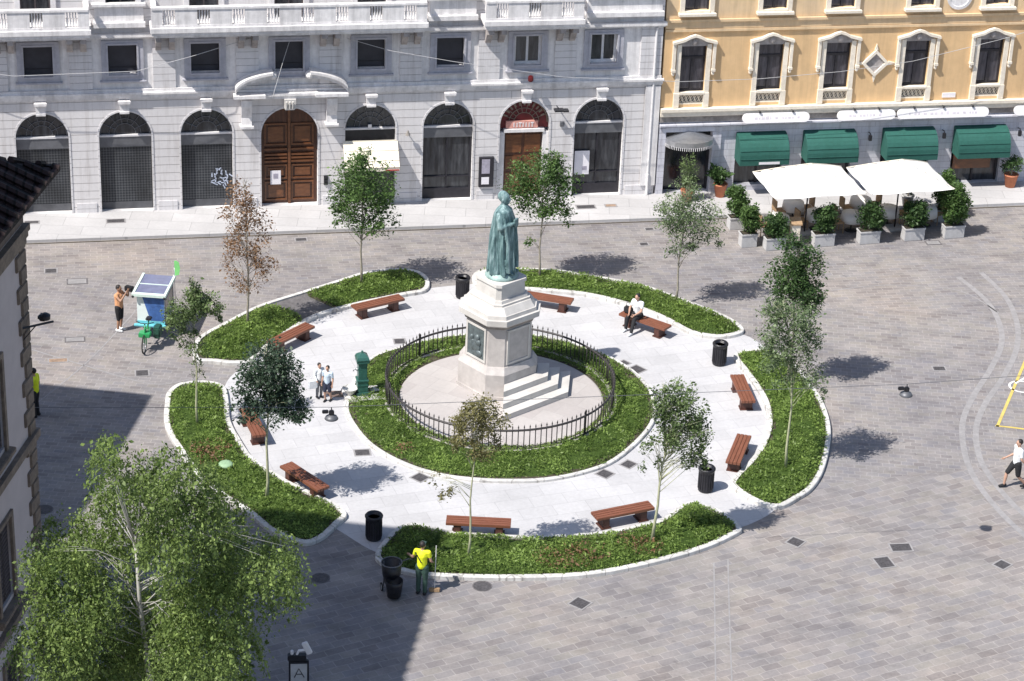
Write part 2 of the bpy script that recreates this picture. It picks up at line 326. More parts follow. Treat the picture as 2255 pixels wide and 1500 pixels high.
    def build(s, name, mats, parent=None, smooth=False, fix=True):
        me = bpy.data.meshes.new(name); me.from_pydata(s.v, [], s.f)
        for m in (mats if isinstance(mats, (list, tuple)) else [mats]): me.materials.append(M[m] if isinstance(m, str) else m)
        me.polygons.foreach_set('material_index', s.m)
        if fix:
            b = bmesh.new(); b.from_mesh(me); bmesh.ops.recalc_face_normals(b, faces=b.faces[:]); b.to_mesh(me); b.free()
        if smooth: me.polygons.foreach_set('use_smooth', [True]*len(me.polygons))
        o = bpy.data.objects.new(name, me); COL.objects.link(o)
        if parent: o.parent = parent
        return o
def tag(o, label=None, cat=None, group=None, kind=None):
    if label: o['label'] = label
    if cat: o['category'] = cat
    if group: o['group'] = group
    if kind: o['kind'] = kind
    return o
def thing(name, label, cat, loc=(0, 0, 0), rz=0.0, group=None):
    o = bpy.data.objects.new(name, None); COL.objects.link(o); o.empty_display_size = .2
    o.location = loc; o.rotation_euler = (0, 0, rz); return tag(o, label, cat, group)
def kids(o): return [c for c in bpy.data.objects if c.parent == o]
def copy_tree(o, parent=None):
    ks = kids(o); c = o.copy(); COL.objects.link(c); c.parent = parent
    for k in ks: copy_tree(k, c)
    return c
def dup(o, label, loc=None, rz=None):
    c = copy_tree(o); c['label'] = label
    if loc is not None: c.location = loc
    if rz is not None: c.rotation_euler = (0, 0, rz)
    return c
def struct(o): o['kind'] = 'structure'; return o
def catmull(pts, n=6, closed=True):
    out = []; L = len(pts)
    for i in range(L if closed else L-1):
        p = [pts[(i+k) % L] if closed else pts[max(0, min(L-1, i+k))] for k in (-1, 0, 1, 2)]
        for j in range(n):
            t = j/n; out.append(tuple(.5*((2*p[1][d])+(-p[0][d]+p[2][d])*t+(2*p[0][d]-5*p[1][d]+4*p[2][d]-p[3][d])*t*t+(-p[0][d]+3*p[1][d]-3*p[2][d]+p[3][d])*t**3) for d in range(len(pts[0]))))
    if not closed: out.append(tuple(pts[-1]))
    return out
def area(poly): return .5*sum(poly[i][0]*poly[(i+1) % len(poly)][1]-poly[(i+1) % len(poly)][0]*poly[i][1] for i in range(len(poly)))
def ccw(poly): return poly if area(poly) > 0 else poly[::-1]
def inset(poly, d):
    n = len(poly); out = []
    for i in range(n):
        a, b, c = Vector(poly[i-1]), Vector(poly[i]), Vector(poly[(i+1) % n])
        t = (c-a).normalized(); out.append((b.x-t.y*d, b.y+t.x*d))
    return out
def G(pxs, z=0.0): return [gp(x, y, z) for x, y in pxs]
def wall2d(name, outline, holes, thick, mats, parent, y0=0.0):
    """vertical slab in the local x-z plane with openings, front face at y0, back at y0+thick"""
    cu = bpy.data.curves.new(name+'_c', 'CURVE'); cu.dimensions = '2D'; cu.fill_mode = 'BOTH'; cu.extrude = thick/2
    for poly in [outline]+holes:
        sp = cu.splines.new('POLY'); sp.points.add(len(poly)-1)
        for p, (x, z) in zip(sp.points, poly): p.co = (x, z, 0, 1)
        sp.use_cyclic_u = True
    ob = bpy.data.objects.new(name+'_c', cu); COL.objects.link(ob)
    me = bpy.data.meshes.new_from_object(ob); bpy.data.objects.remove(ob); bpy.data.curves.remove(cu)
    me.transform(Matrix.Translation((0, y0+thick/2, 0)) @ Matrix.Rotation(math.pi/2, 4, 'X'))
    me.name = name; me.materials.clear()
    for m in (mats if isinstance(mats, (list, tuple)) else [mats]): me.materials.append(M[m])
    o = bpy.data.objects.new(name, me); COL.objects.link(o); o.parent = parent; return o
def arch_poly(u, hw, z0, zs, seg=20, rz=None):
    rz = rz or hw
    return [(u-hw, z0), (u+hw, z0)]+[(u+hw*math.cos(math.pi*k/seg), zs+rz*math.sin(math.pi*k/seg)) for k in range(seg+1)]
def rect(u0, u1, z0, z1): return [(u0, z0), (u1, z0), (u1, z1), (u0, z1)]
# ---------------------------------------------------------------- foliage
def quads_mesh(name, V, rnd, mat, parent=None):
    """V: (n,4,3) array of leaf quads"""
    n = len(V); me = bpy.data.meshes.new(name)
    me.vertices.add(n*4); me.vertices.foreach_set('co', V.reshape(-1).astype(np.float32))
    me.loops.add(n*4); me.loops.foreach_set('vertex_index', np.arange(n*4, dtype=np.int32))
    me.polygons.add(n); me.polygons.foreach_set('loop_start', np.arange(0, n*4, 4, dtype=np.int32))
    me.update(calc_edges=True)
    a = me.attributes.new('rnd', 'FLOAT', 'FACE'); a.data.foreach_set('value', np.clip(rnd, 0, 1).astype(np.float32))
    me.materials.append(M[mat]); o = bpy.data.objects.new(name, me); COL.objects.link(o)
    if parent: o.parent = parent
    return o
def leaf_quads(P, size, droop=0.0, asp=.55):
    n = len(P); d = RNG.normal(size=(n, 3)); d[:, 2] = d[:, 2]*.6-droop; d /= np.linalg.norm(d, axis=1)[:, None]
    r = RNG.normal(size=(n, 3)); s = np.cross(d, r); s /= np.linalg.norm(s, axis=1)[:, None]
    L = (size*RNG.uniform(.45, 1.0, n)**1.0*(1+.9*(RNG.uniform(0, 1, n) > .8)))[:, None]; W = L*asp*.5; nn = np.cross(d, s)
    a = P; b = P+d*L*.5+s*W+nn*L*.06; c = P+d*L; e = P+d*L*.5-s*W+nn*L*.06
    return np.stack([a, b, c, e], axis=1)
def blob_points(blobs, n, shell=.55):
    """blobs: (x,y,z,rx,ry,rz,weight). leafy sub-clumps so that gaps and light/dark clumps appear"""
    w = np.array([b[6]*b[3]*b[5]*max(b[4], .1) for b in blobs])**.8; w /= w.sum(); pts = []; rn = []
    for b, k in zip(blobs, (w*n).astype(int)+4):
        nsub = max(4, int(k/55)); c = RNG.normal(size=(nsub, 3)); c /= np.linalg.norm(c, axis=1)[:, None]
        c *= (RNG.uniform(0.05, 1, nsub)**(1/2.2))[:, None]*.86
        tone = RNG.uniform(-.22, .22, nsub)
        idx = RNG.integers(0, nsub, k); sub = RNG.normal(size=(k, 3))*.155+c[idx]
        rr = np.linalg.norm(sub, axis=1); sub[rr > 1.08] *= (1.08/rr[rr > 1.08])[:, None]
        p = sub*np.array(b[3:6])+np.array(b[:3]); pts.append(p)
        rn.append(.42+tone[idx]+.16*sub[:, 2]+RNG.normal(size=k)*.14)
    return np.concatenate(pts), np.concatenate(rn)
def px_blobs(bx, by, blist, depth=.9, spread=1.18):
    """crown clumps surveyed from the photo at the tree's own distance: (px,py,rx,ry,weight[,dy])"""
    out = []; s = pxm(bx, by, 2)
    for q in blist:
        px, py, rx, ry, w = q[:5]; dy = q[5] if len(q) > 5 else 0.0
        d = ray(px, py); t = (by+dy-CAM.y)/d.y; p = CAM+d*t
        out.append((p.x, p.y, p.z, rx/s*spread, (rx/s)*depth*spread, ry/s/.9*spread, w))
    return out
def tree(name, label, base_px, blist, nleaf, lmat, size=.11, trunk_r=.045, bark='bark', lean=0.0, droop=.2, depth=.9, group='young trees on the planted islands', fork=.5, extra=1, brf=1.0, top=None, z0=.1, base_xy=None, asp=.55, dens=1.75, strands=0, tcap=None):
    bx, by = base_xy or gp(*base_px, z0); bl = px_blobs(bx, by, blist, depth, .98 if strands else 1.18)
    root = thing(name, label, 'tree', (bx, by, z0), 0, group); off = np.array([bx, by, z0])
    zs = [b[2] for b in bl]; lo = min(b[2]-b[5] for b in bl); wts = [b[3]*b[5]*b[6] for b in bl]
    cx = sum(b[0]*w for b, w in zip(bl, wts))/sum(wts); cz = sum(z*w for z, w in zip(zs, wts))/sum(wts)
    topz = (tcap or max(b[2]+b[5]*.5 for b in bl))-z0; tp = max(bl, key=lambda b: b[2])
    tr = MB(); npt = 9; path = []
    for i in range(npt):
        t = i/(npt-1); x = (cx-bx)*t**1.6*.8+(tp[0]-cx)*max(0, t-.6)*1.6; path.append(Vector((x+.03*math.sin(i*1.7+bx), .03*math.cos(i*2.1+by), topz*t)))
    rad = [trunk_r*(1-.82*i/(npt-1)) for i in range(npt)]; rad[0] *= 1.25
    tr.tube(path, rad, 8)
    trunk_ob = None
    br = MB()
    def at(z):
        t = max(0, min(.98, z/topz))*(npt-1); i = int(t); return path[i].lerp(path[min(i+1, npt-1)], t-i)
    fz = max(.15*topz, (lo-z0)*fork)
    for b in bl:
        c = Vector((b[0]-bx, b[1]-by, b[2]-z0))
        for k in range(2+extra):
            e = c+Vector(((random.random()-.5)*1.5*b[3], (random.random()-.5)*1.5*b[4], (random.random()-.3)*1.3*b[5]))
            s = at(max(fz, e.z-(.35+.9*random.random())*max(.5, b[5]*1.6)))
            midp = s.lerp(e, .5)+Vector((random.uniform(-.08, .08), random.uniform(-.08, .08), .12*(e-s).length))
            r0 = trunk_r*random.uniform(.20, .36)*brf; br.tube([s, s.lerp(midp, .5), midp, e], [r0, r0*.8, r0*.55, r0*.15], 5)
            for j in range(2):
                e2 = midp.lerp(e, random.random())+Vector((random.uniform(-.45, .45), random.uniform(-.45, .45), random.uniform(-.1, .45)))*max(.5, b[3]); br.tube([midp, midp.lerp(e2, .5)+Vector((0, 0, .04)), e2], [r0*.45, r0*.3, r0*.1], 4)
    t_o = tr.build('trunk', bark, root, True); br.build('branch', bark, t_o, True)
    P, rn = blob_points(bl, int(nleaf*dens)); P = P-off
    Q = leaf_quads(P, size, droop, asp)
    if strands:     # hanging twigs hung with small leaves
        w = np.array([b[3]*b[5] for b in bl]); w /= w.sum(); Ps = []; rs = []
        for s_ in range(strands):
            b = bl[RNG.choice(len(bl), p=w)]; a = RNG.uniform(0, 2*math.pi); q = math.sqrt(RNG.uniform(.1, 1)); L = RNG.uniform(.25, .85); tone = RNG.uniform(-.2, .3)
            p0 = np.array([b[0]+b[3]*q*math.cos(a)*1.02, b[1]+b[4]*q*math.sin(a)*1.02, b[2]+b[5]*(RNG.uniform(-.2, .8))])-off; o_ = np.array([math.cos(a), math.sin(a), 0])*RNG.uniform(.1, .35)
            k = int(L*30); t = RNG.uniform(0, 1, k)[:, None]; Ps.append(p0+o_*(1-(1-t)**2)-np.array([0, 0, 1.])*L*t**1.15+RNG.normal(size=(k, 3))*.035); rs.append(.5+tone+RNG.normal(size=k)*.14-.1*t[:, 0])
        Q = np.concatenate([Q, leaf_quads(np.concatenate(Ps), size*.95, 1.1, .5)]); rn = np.concatenate([rn, np.concatenate(rs)])
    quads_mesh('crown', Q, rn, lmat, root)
    return root
# ---------------------------------------------------------------- people
def remeshed(mb, name, mat, parent, vox=.014, smooth=2):
    o = mb.build(name, mat, None, False, True)
    md = o.modifiers.new('r', 'REMESH'); md.mode = 'VOXEL'; md.voxel_size = vox
    sm = o.modifiers.new('s', 'SMOOTH'); sm.iterations = smooth; sm.factor = .5
    dg = bpy.context.evaluated_depsgraph_get(); me = bpy.data.meshes.new_from_object(o.evaluated_get(dg))
    me.name = name; o.modifiers.clear(); old = o.data; o.data = me; bpy.data.meshes.remove(old)
    me.materials.clear(); me.materials.append(M[mat] if isinstance(mat, str) else mat)
    me.polygons.foreach_set('use_smooth', [True]*len(me.polygons)); o.parent = parent; return o
def cap(mb, a, b, ra, rb, seg=10):
    a, b = Vector(a), Vector(b); mb.tube([a, a.lerp(b, .35), a.lerp(b, .7), b], [ra, ra*1.02, (ra+rb)/2*.98, rb], seg); mb.ell(a, ra, seg, 6); mb.ell(b, rb, seg, 6)
STAND = dict(pel=(0, 0, .95), chest=(0, 0, 1.30), neck=(0, 0, 1.47), head=(0, -.02, 1.63), hl=(-.09, 0, .92), hr=(.09, 0, .92), kl=(-.10, -.02, .50), kr=(.10, -.02, .50), al=(-.10, .02, .09), ar=(.10, .02, .09),
             sl=(-.185, 0, 1.41), sr=(.185, 0, 1.41), el=(-.24, .02, 1.13), er=(.24, .02, 1.13), wl=(-.25, -.06, .88), wr=(.25, -.06, .88))
def person(label, loc, rz, pose=None, top='c_white', bottom='c_black', skin='skin', hair='hair', shoes='c_black', sleeves=.45, legs=1.0, longhair=False, toes=(0, -1, 0), cap_mat=None, s=1.0, group=None):
    """front of the figure looks along local -y"""
    J = {k: Vector(v) for k, v in dict(STAND, **(pose or {})).items()}
    root = thing('person', label, 'person', (loc[0], loc[1], loc[2] if len(loc) > 2 else 0), rz, group); root.scale = (s, s, s)
    b = MB()
    cap(b, J['pel'], J['chest'], .125, .14); cap(b, J['chest'], J['neck'], .12, .055); cap(b, J['sl'], J['sr'], .06, .06)
    cap(b, J['neck'], J['head']-Vector((0, 0, .05)), .052, .05)
    H = J['head']; b.ell(H, (.078, .098, .115), 14, 10); b.ell(H+Vector((0, -.03, -.06)), (.055, .06, .055)); b.ell(H+Vector((0, -.10, -.012)), (.014, .02, .022), 8, 6)
    for sx in (-1, 1): b.ell(H+Vector((sx*.08, 0, -.01)), (.014, .024, .032), 8, 6)
    for q in 'lr':
        cap(b, J['h'+q], J['k'+q], .085, .056); cap(b, J['k'+q], J['a'+q], .056, .038)
        f = Vector(toes); cap(b, J['a'+q]+Vector((0, 0, -.05))-f*.03, J['a'+q]+Vector((0, 0, -.06))+f*.14, .04, .03)
        cap(b, J['s'+q], J['e'+q], .052, .04); cap(b, J['e'+q], J['w'+q], .04, .027)
        d = (J['w'+q]-J['e'+q]).normalized(); b.ell(J['w'+q]+d*.05, (.036, .03, .05), 8, 6)
    body = remeshed(b, 'body', skin, root, .016)
    hm = MB()
    for q, sx in (('l', 1), ('r', -1)):     # fingers: unequal, slightly curled, thumb from the side of the palm
        d = (J['w'+q]-J['e'+q]).normalized(); side = d.cross(Vector((0, 1, 0))); side = side.normalized() if side.length > .1 else Vector((1, 0, 0)); cu = d.cross(side)*sx
        p0 = J['w'+q]+d*.085
        for i, L in enumerate((.062, .075, .078, .07, .055)):
            if i == 0: a = J['w'+q]+d*.03-side*.03; pts = [a, a-side*.03+d*.025, a-side*.035+d*.055]
            else: a = p0+side*((i-2.5)*.019); pts = [a, a+d*L*.55+cu*.006, a+d*L*.85+cu*.03]
            hm.tube(pts, [.009, .0085, .007], 6)
    hm.build('fingers', skin, body, True)
    e = MB()
    for sx in (-1, 1): e.ell(H+Vector((sx*.031, -.088, .008)), (.011, .009, .008), 8, 6)
    e.build('eyes', 'black', body)
    if cap_mat:
        h = MB(); h.ell(H+Vector((0, .005, .035)), (.09, .11, .088), 14, 8); h.box(-.07, .07, -.17, -.06, H.z+.02-0, H.z+.035, mat=Matrix.Translation((H.x, H.y, 0))); h.build('cap', cap_mat, body, True)
    h = MB(); h.ell(H+Vector((0, .022, .028)), (.088, .1, .102), 14, 8)
    if longhair: h.ell(H+Vector((0, .07, -.09)), (.075, .05, .14), 12, 8)
    h.build('hair', hair, body, True)
    t = MB(); cap(t, J['pel']+Vector((0, 0, .02)), J['chest'], .148, .162); cap(t, J['chest'], J['neck']-Vector((0, 0, .04)), .14, .07); cap(t, J['sl'], J['sr'], .078, .078)
    for q in 'lr':
        if sleeves > 0: cap(t, J['s'+q], J['s'+q].lerp(J['e'+q], min(1, sleeves*1.6)), .07, .058)
        if sleeves > .7: cap(t, J['e'+q], J['e'+q].lerp(J['w'+q], .9), .055, .045)
    remeshed(t, 'shirt', top, body, .018)
    t = MB(); cap(t, J['hl'], J['hr'], .115, .115); cap(t, J['pel'], (J['hl']+J['hr'])/2, .135, .12)
    for q in 'lr':
        cap(t, J['h'+q], J['h'+q].lerp(J['k'+q], min(1, legs*2)), .108, .085 if legs < .5 else .075)
        if legs > .5: cap(t, J['k'+q], J['k'+q].lerp(J['a'+q], min(.95, legs*2-1)), .074, .062)
    remeshed(t, 'trousers', bottom, body, .018)
    for q in 'lr':
        t = MB(); f = Vector(toes); cap(t, J['a'+q]+Vector((0, 0, -.035))-f*.04, J['a'+q]+Vector((0, 0, -.05))+f*.15, .052, .04); t.build('shoe', shoes, body, True)
    return root
# ================================================================ SETTING
g = MB(); g.add([(-160, -150, 0), (160, -150, 0), (160, 170, 0), (-160, 170, 0)], [(0, 1, 2, 3)])
struct(g.build('ground', 'paving'))
path_px = [(500, 840), (556, 792), (640, 722), (740, 680), (870, 648), (990, 630), (1150, 622), (1300, 640), (1450, 690), (1560, 725), (1650, 742), (1712, 800), (1735, 900), (1742, 1000), (1718, 1105), (1662, 1150), (1560, 1180), (1400, 1215), (1200, 1235), (1000, 1228), (880, 1215), (826, 1215), (752, 1172), (700, 1140), (600, 1085), (525, 1000), (494, 900)]
g = MB(); g.add([(x, y, .004) for x, y in ccw(catmull(G(path_px), 5))], [tuple(range(len(path_px)*5))])
struct(g.build('path', 'path'))
# pale joint bands in the paving
def strip(pts, w, z=.005):
    pts = [Vector(p) for p in pts]; vs = []; n = len(pts)
    for i, p in enumerate(pts):
        t = (pts[min(i+1, n-1)]-pts[max(i-1, 0)]).normalized(); s = Vector((-t.y, t.x))*w/2
        vs += [(p.x+s.x, p.y+s.y, z), (p.x-s.x, p.y-s.y, z)]
    return vs, [(2*i, 2*i+1, 2*i+3, 2*i+2) for i in range(n-1)]
bands = MB()
for pl, w in (([(1572, 1240), (1574, 1350), (1576, 1510)], .045), ([(1603, 1232), (1606, 1350), (1612, 1510)], .045),
              ([(2110, 610), (2170, 660), (2200, 710), (2205, 760), (2180, 815), (2145, 870), (2120, 930), (2125, 1000), (2150, 1060), (2200, 1125), (2262, 1185)], .2),
              ([(2160, 600), (2215, 655), (2240, 715), (2238, 770), (2210, 830), (2172, 885), (2150, 940), (2155, 1000), (2180, 1050), (2235, 1115), (2290, 1160)], .2),
              ([(1830, 640), (1960, 628), (2110, 640), (2200, 690)], .05), ([(60, 905), (200, 790), (330, 650)], .05), ([(70, 770), (170, 800), (330, 845), (420, 835)], .06)):
    vs, fs = strip(catmull(G(pl), 6, False), w); bands.add(vs, fs)
struct(bands.build('paving_bands', 'band'))
# road markings on the right
ym = MB()
for pl in ([(2196, 940), (2226, 870), (2262, 785)], [(2192, 938), (2230, 942), (2290, 950)]):
    vs, fs = strip(G(pl), .10, .009); ym.add(vs, fs)
struct(ym.build('yellow_bay_marking', 'yellow'))
wm = MB()
cxy = Vector(gp(2250, 852)); ring = [(cxy.x+.42*math.cos(a*.3), cxy.y+.42*math.sin(a*.3)) for a in range(22)]
vs, fs = strip(ring, .08, .009); wm.add(vs, fs); vs, fs = strip(G([(2236, 845), (2275, 822)]), .08, .0105); wm.add(vs, fs)
struct(wm.build('white_bay_symbol', 'white_paint'))
# pavements in front of the two facades
FA = math.atan(.18984); FU = Vector((math.cos(FA), math.sin(FA))); FN = Vector((math.sin(FA), -math.cos(FA))); FB = 17.17
def fpt(u, d): return (u*FU.x+d*FN.x, FB+u*FU.y+d*FN.y)     # along the facade, d metres in front of it
s = MB(); s.prism([fpt(-40, 2.42), fpt(6, 2.42), fpt(22, 2.2), fpt(34, 2.2), fpt(34, 0), fpt(-40, 0)], .0, .11)
struct(s.build('pavement', 'walk'))
s = MB()
vs, fs = strip([fpt(-40, 2.52), fpt(6, 2.52), fpt(22, 2.3), fpt(34, 2.3)], .09, .006); s.add(vs, fs); struct(s.build('gutter_channel', 'soil'))
# ================================================================ PLANTED ISLANDS
ISL = {
 'A': ([(428, 797), (433, 752), (500, 713), (570, 678), (670, 646), (746, 622), (802, 605), (872, 597), (922, 603), (945, 622), (938, 645), (886, 656), (774, 680), (700, 702), (652, 728), (600, 762), (556, 800), (515, 806), (470, 802)],
       [[(440, 790), (445, 756), (505, 718), (575, 684), (625, 684), (658, 702), (665, 715), (640, 730), (597, 757), (548, 796), (510, 799)], [(678, 650), (746, 628), (802, 611), (872, 603), (918, 609), (936, 626), (926, 640), (884, 649), (800, 668), (745, 682), (705, 668)]]),
 'B': ([(1040, 612), (1062, 599), (1110, 596), (1180, 597), (1240, 601), (1300, 611), (1412, 632), (1498, 662), (1596, 700), (1636, 727), (1628, 741), (1580, 748), (1520, 738), (1470, 712), (1420, 690), (1350, 668), (1290, 655), (1240, 649), (1160, 643), (1090, 640), (1048, 634)], None),
 'C': ([(1615, 789), (1648, 776), (1700, 777), (1748, 806), (1784, 848), (1811, 888), (1827, 935), (1828, 980), (1814, 1040), (1790, 1080), (1758, 1103), (1715, 1123), (1665, 1112), (1612, 1078), (1614, 1058), (1650, 1020), (1675, 985), (1689, 940), (1683, 895), (1665, 860), (1640, 825)], None),
 'D': ([(826, 1226), (845, 1250), (880, 1263), (948, 1275), (1099, 1280), (1276, 1275), (1410, 1253), (1543, 1217), (1622, 1182), (1632, 1168), (1606, 1142), (1560, 1120), (1510, 1113), (1455, 1150), (1400, 1163), (1321, 1178), (1165, 1186), (1010, 1178), (957, 1168), (905, 1158), (864, 1176)], None),
 'E': ([(364, 890), (364, 946), (402, 1010), (440, 1060), (490, 1100), (547, 1136), (592, 1173), (640, 1195), (676, 1203), (712, 1190), (745, 1160), (764, 1138), (732, 1111), (665, 1080), (620, 1056), (560, 1016), (530, 974), (508, 932), (504, 890), (494, 856), (452, 845), (396, 850), (370, 868)], None)}
LAWN = [(760, 912), (794, 966), (838, 1002), (900, 1032), (960, 1050), (1020, 1060), (1110, 1065), (1203, 1062), (1290, 1045), (1357, 1018), (1421, 962), (1446, 915), (1436, 866), (1405, 828), (1368, 802), (1320, 778), (1240, 752), (1150, 738), (1050, 737), (950, 750), (872, 770), (818, 790), (786, 826), (766, 870)]
names = {'A': 'long kerbed bed left of the monument with a dark paved gap across its middle', 'B': 'kerbed green bed behind the monument, ending beside the back right litter bin',
         'C': 'bean shaped green bed on the right side of the ring path', 'D': 'crescent green bed nearest the camera with two slim trees', 'E': 'green bed at the left behind the weeping birch, half in shadow'}
TURF = []
def seg_dist(P, poly):
    A = np.array(poly); B = np.roll(A, -1, 0); d = np.full(len(P), 1e9)
    for a, b in zip(A, B):
        ab = b-a; t = np.clip(((P-a)@ab)/(ab@ab+1e-12), 0, 1); d = np.minimum(d, np.linalg.norm(P-(a+t[:, None]*ab), axis=1))
    return d
def inside(P, poly):
    A = np.array(poly); c = np.zeros(len(P), bool); j = len(A)-1
    for i in range(len(A)):
        yi, yj = A[i, 1], A[j, 1]; xi, xj = A[i, 0], A[j, 0]
        if yi != yj: c ^= ((yi > P[:, 1]) != (yj > P[:, 1])) & (P[:, 0] < (xj-xi)*(P[:, 1]-yi)/(yj-yi)+xi)
        j = i
    return c
def kerb_mesh(mb, outer, w, z0, z1):
    inn = inset(outer, w); inn2 = inset(outer, .02); n = len(outer)
    vs = [(x, y, z0) for x, y in outer]+[(x, y, z1-.02) for x, y in outer]+[(x, y, z1) for x, y in inn2]+[(x, y, z1) for x, y in inn]+[(x, y, z0) for x, y in inn]
    fs = []
    for r in range(4):
        for k in range(n): fs.append((r*n+k, r*n+(k+1) % n, (r+1)*n+(k+1) % n, (r+1)*n+k))
    mb.add(vs, fs); return inn
for key, (px, turf) in ISL.items():
    out = ccw(catmull(G(px), 4)); c = Vector((sum(p[0] for p in out)/len(out), sum(p[1] for p in out)/len(out)))
    loc = [(x-c.x, y-c.y) for x, y in out]
    root = thing('planted_island', names[key], 'flower bed', (c.x, c.y, 0), 0, 'kerbed green islands round the monument')
    mb = MB(); inn = kerb_mesh(mb, loc, .17, 0, .13); mb.build('kerb', 'kerb', root)
    mb = MB(); mb.prism(inn, 0.0, .07); mb.build('soil', 'asphalt' if key == 'A' else 'soil', root)
    if turf:
        for t in turf: TURF.append(ccw(catmull(G(t), 4)))
        mb = MB()
        for t in turf: mb.prism([(x-c.x, y-c.y) for x, y in ccw(catmull(G(t), 4))], .071, .085)
        mb.build('planting_bed', 'soil', root)
    else: TURF.append([(x+c.x, y+c.y) for x, y in inset(inn, -.03)])
FC = Vector((.06, .40)); FR_ = 3.80; DC = Vector((.12, .28)); DR = 3.40
out = ccw(catmull(G(LAWN), 4)); root = thing('lawn_island', 'round green lawn with low stone kerb circling the monument fence', 'flower bed', (0, 0, 0))
mb = MB(); inn = kerb_mesh(mb, out, .13, 0, .10); mb.build('kerb', 'kerb', root); mb = MB(); mb.prism(inn, 0, .06); mb.build('soil', 'soil', root)
LAWNP = inset(inn, .02)
# ground cover: low tufted planting, one uncountable mass
VV = []; RR = []; mound = MB()
def cover(poly, hmax, dens, exclude=None, size=.10):
    A = np.array(poly); lo, hi = A.min(0), A.max(0)
    step = .16; nx, ny = int((hi[0]-lo[0])/step)+2, int((hi[1]-lo[1])/step)+2
    gx, gy = np.meshgrid(lo[0]+np.arange(nx)*step, lo[1]+np.arange(ny)*step); P = np.stack([gx.ravel(), gy.ravel()], 1)
    def H(P):
        d = seg_dist(P, poly); e = np.clip(d/.38, 0, 1)**.6
        if exclude is not None: e *= np.clip((np.linalg.norm(P-np.array(exclude[0]), axis=1)-exclude[1])/.25, 0, 1)**.6
        nz = np.array([noise.noise((x*1.5, y*1.5, 3.1))*.5+noise.noise((x*4.1, y*4.1, 1.7))*.4 for x, y in P])
        return .085+e*hmax*(.62+.75*nz), nz
    ok = inside(P, poly)
    if exclude is not None: ok &= np.linalg.norm(P-np.array(exclude[0]), axis=1) > exclude[1]
    h, nz = H(P); h = h-.085; okg = ok.reshape(ny, nx); hg = h.reshape(ny, nx); vs = []; idx = {}
    fs = []
    for j in range(ny-1):
        for i in range(nx-1):
            q = [(j, i), (j, i+1), (j+1, i+1), (j+1, i)]
            if all(okg[a] for a in q):
                f = []
                for a in q:
                    if a not in idx: idx[a] = len(vs); vs.append((gx[a], gy[a], hg[a]))
                    f.append(idx[a])
                fs.append(tuple(f))
    mound.add(vs, fs)
    n = int(abs(area(poly))*dens*1.25*((hi-lo).prod()/abs(area(poly)))); P = RNG.uniform(lo, hi, (n, 2)); ok = inside(P, poly)
    if exclude is not None: ok &= np.linalg.norm(P-np.array(exclude[0]), axis=1) > exclude[1]
    P = P[ok]; P = P[[not (noise.noise((x*2.3, y*2.3, 5.5)) < -.30 and random.random() < .8) for x, y in P]]; h, nz = H(P); P3 = np.concatenate([P, (h-.03+RNG.uniform(0, .05, len(P)))[:, None]], 1)
    patch = np.array([noise.noise((x*.8, y*.8, 9.3)) for x, y in P])
    VV.append(leaf_quads(P3, size, -.35, .42)); RR.append(.50+.75*nz+.35*patch+RNG.normal(size=len(P))*.17)
for p in TURF: cover(p, .30, 760, None, .082)
cover(LAWNP, .17, 760, ((DC.x, DC.y), DR+.02), .075)
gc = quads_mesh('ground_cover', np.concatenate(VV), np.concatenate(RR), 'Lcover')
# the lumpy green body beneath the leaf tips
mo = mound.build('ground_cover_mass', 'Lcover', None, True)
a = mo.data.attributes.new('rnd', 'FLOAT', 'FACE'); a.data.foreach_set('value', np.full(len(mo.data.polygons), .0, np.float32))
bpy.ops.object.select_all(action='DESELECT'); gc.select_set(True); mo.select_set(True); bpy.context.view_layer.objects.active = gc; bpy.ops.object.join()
tag(gc, 'dense low green ground cover filling the kerbed beds', 'ground cover', kind='stuff')
# a few dry brown patches of it
VV, RR = [], []
for (px, py, r) in ((445, 1000, .85), (470, 985, .6), (1240, 1228, .9), (1300, 1215, .7), (1420, 1205, .6), (890, 985, .4), (1390, 1190, .5)):
    x, y = gp(px, py, .25); n = int(420*r*r); a = RNG.uniform(0, 6.28, n); q = np.sqrt(RNG.uniform(0, 1, n))*r
    P = np.stack([x+q*np.cos(a), y+q*np.sin(a)*.8], 1); ok = np.zeros(n, bool)
    for p in TURF+[LAWNP]: ok |= inside(P, inset(p, .1))
    P = P[ok]; VV.append(leaf_quads(np.concatenate([P, RNG.uniform(.22, .34, (len(P), 1))], 1), .09, -.2)); RR.append(RNG.uniform(0, .6, len(P)))
tag(quads_mesh('dry_ground_cover', np.concatenate(VV), np.concatenate(RR), 'Lbrown'), 'dry brownish patches in the ground cover', 'dry plants', kind='stuff')
# small olive box in bed E (pale green round cover)
x, y = gp(497, 1022, .3); mb = MB(); mb.lathe([(.01, .0), (.22, .0), (.24, .05), (.20, .10), (.08, .12), (.01, .12)], (0, 0, 0), 16)
o = mb.build('valve_cover', simple('pale_green_plastic', (.28, .42, .26), .6), None, True); o.location = (x, y, .24); tag(o, 'small pale green round cap among the plants of the left bed', 'cap')
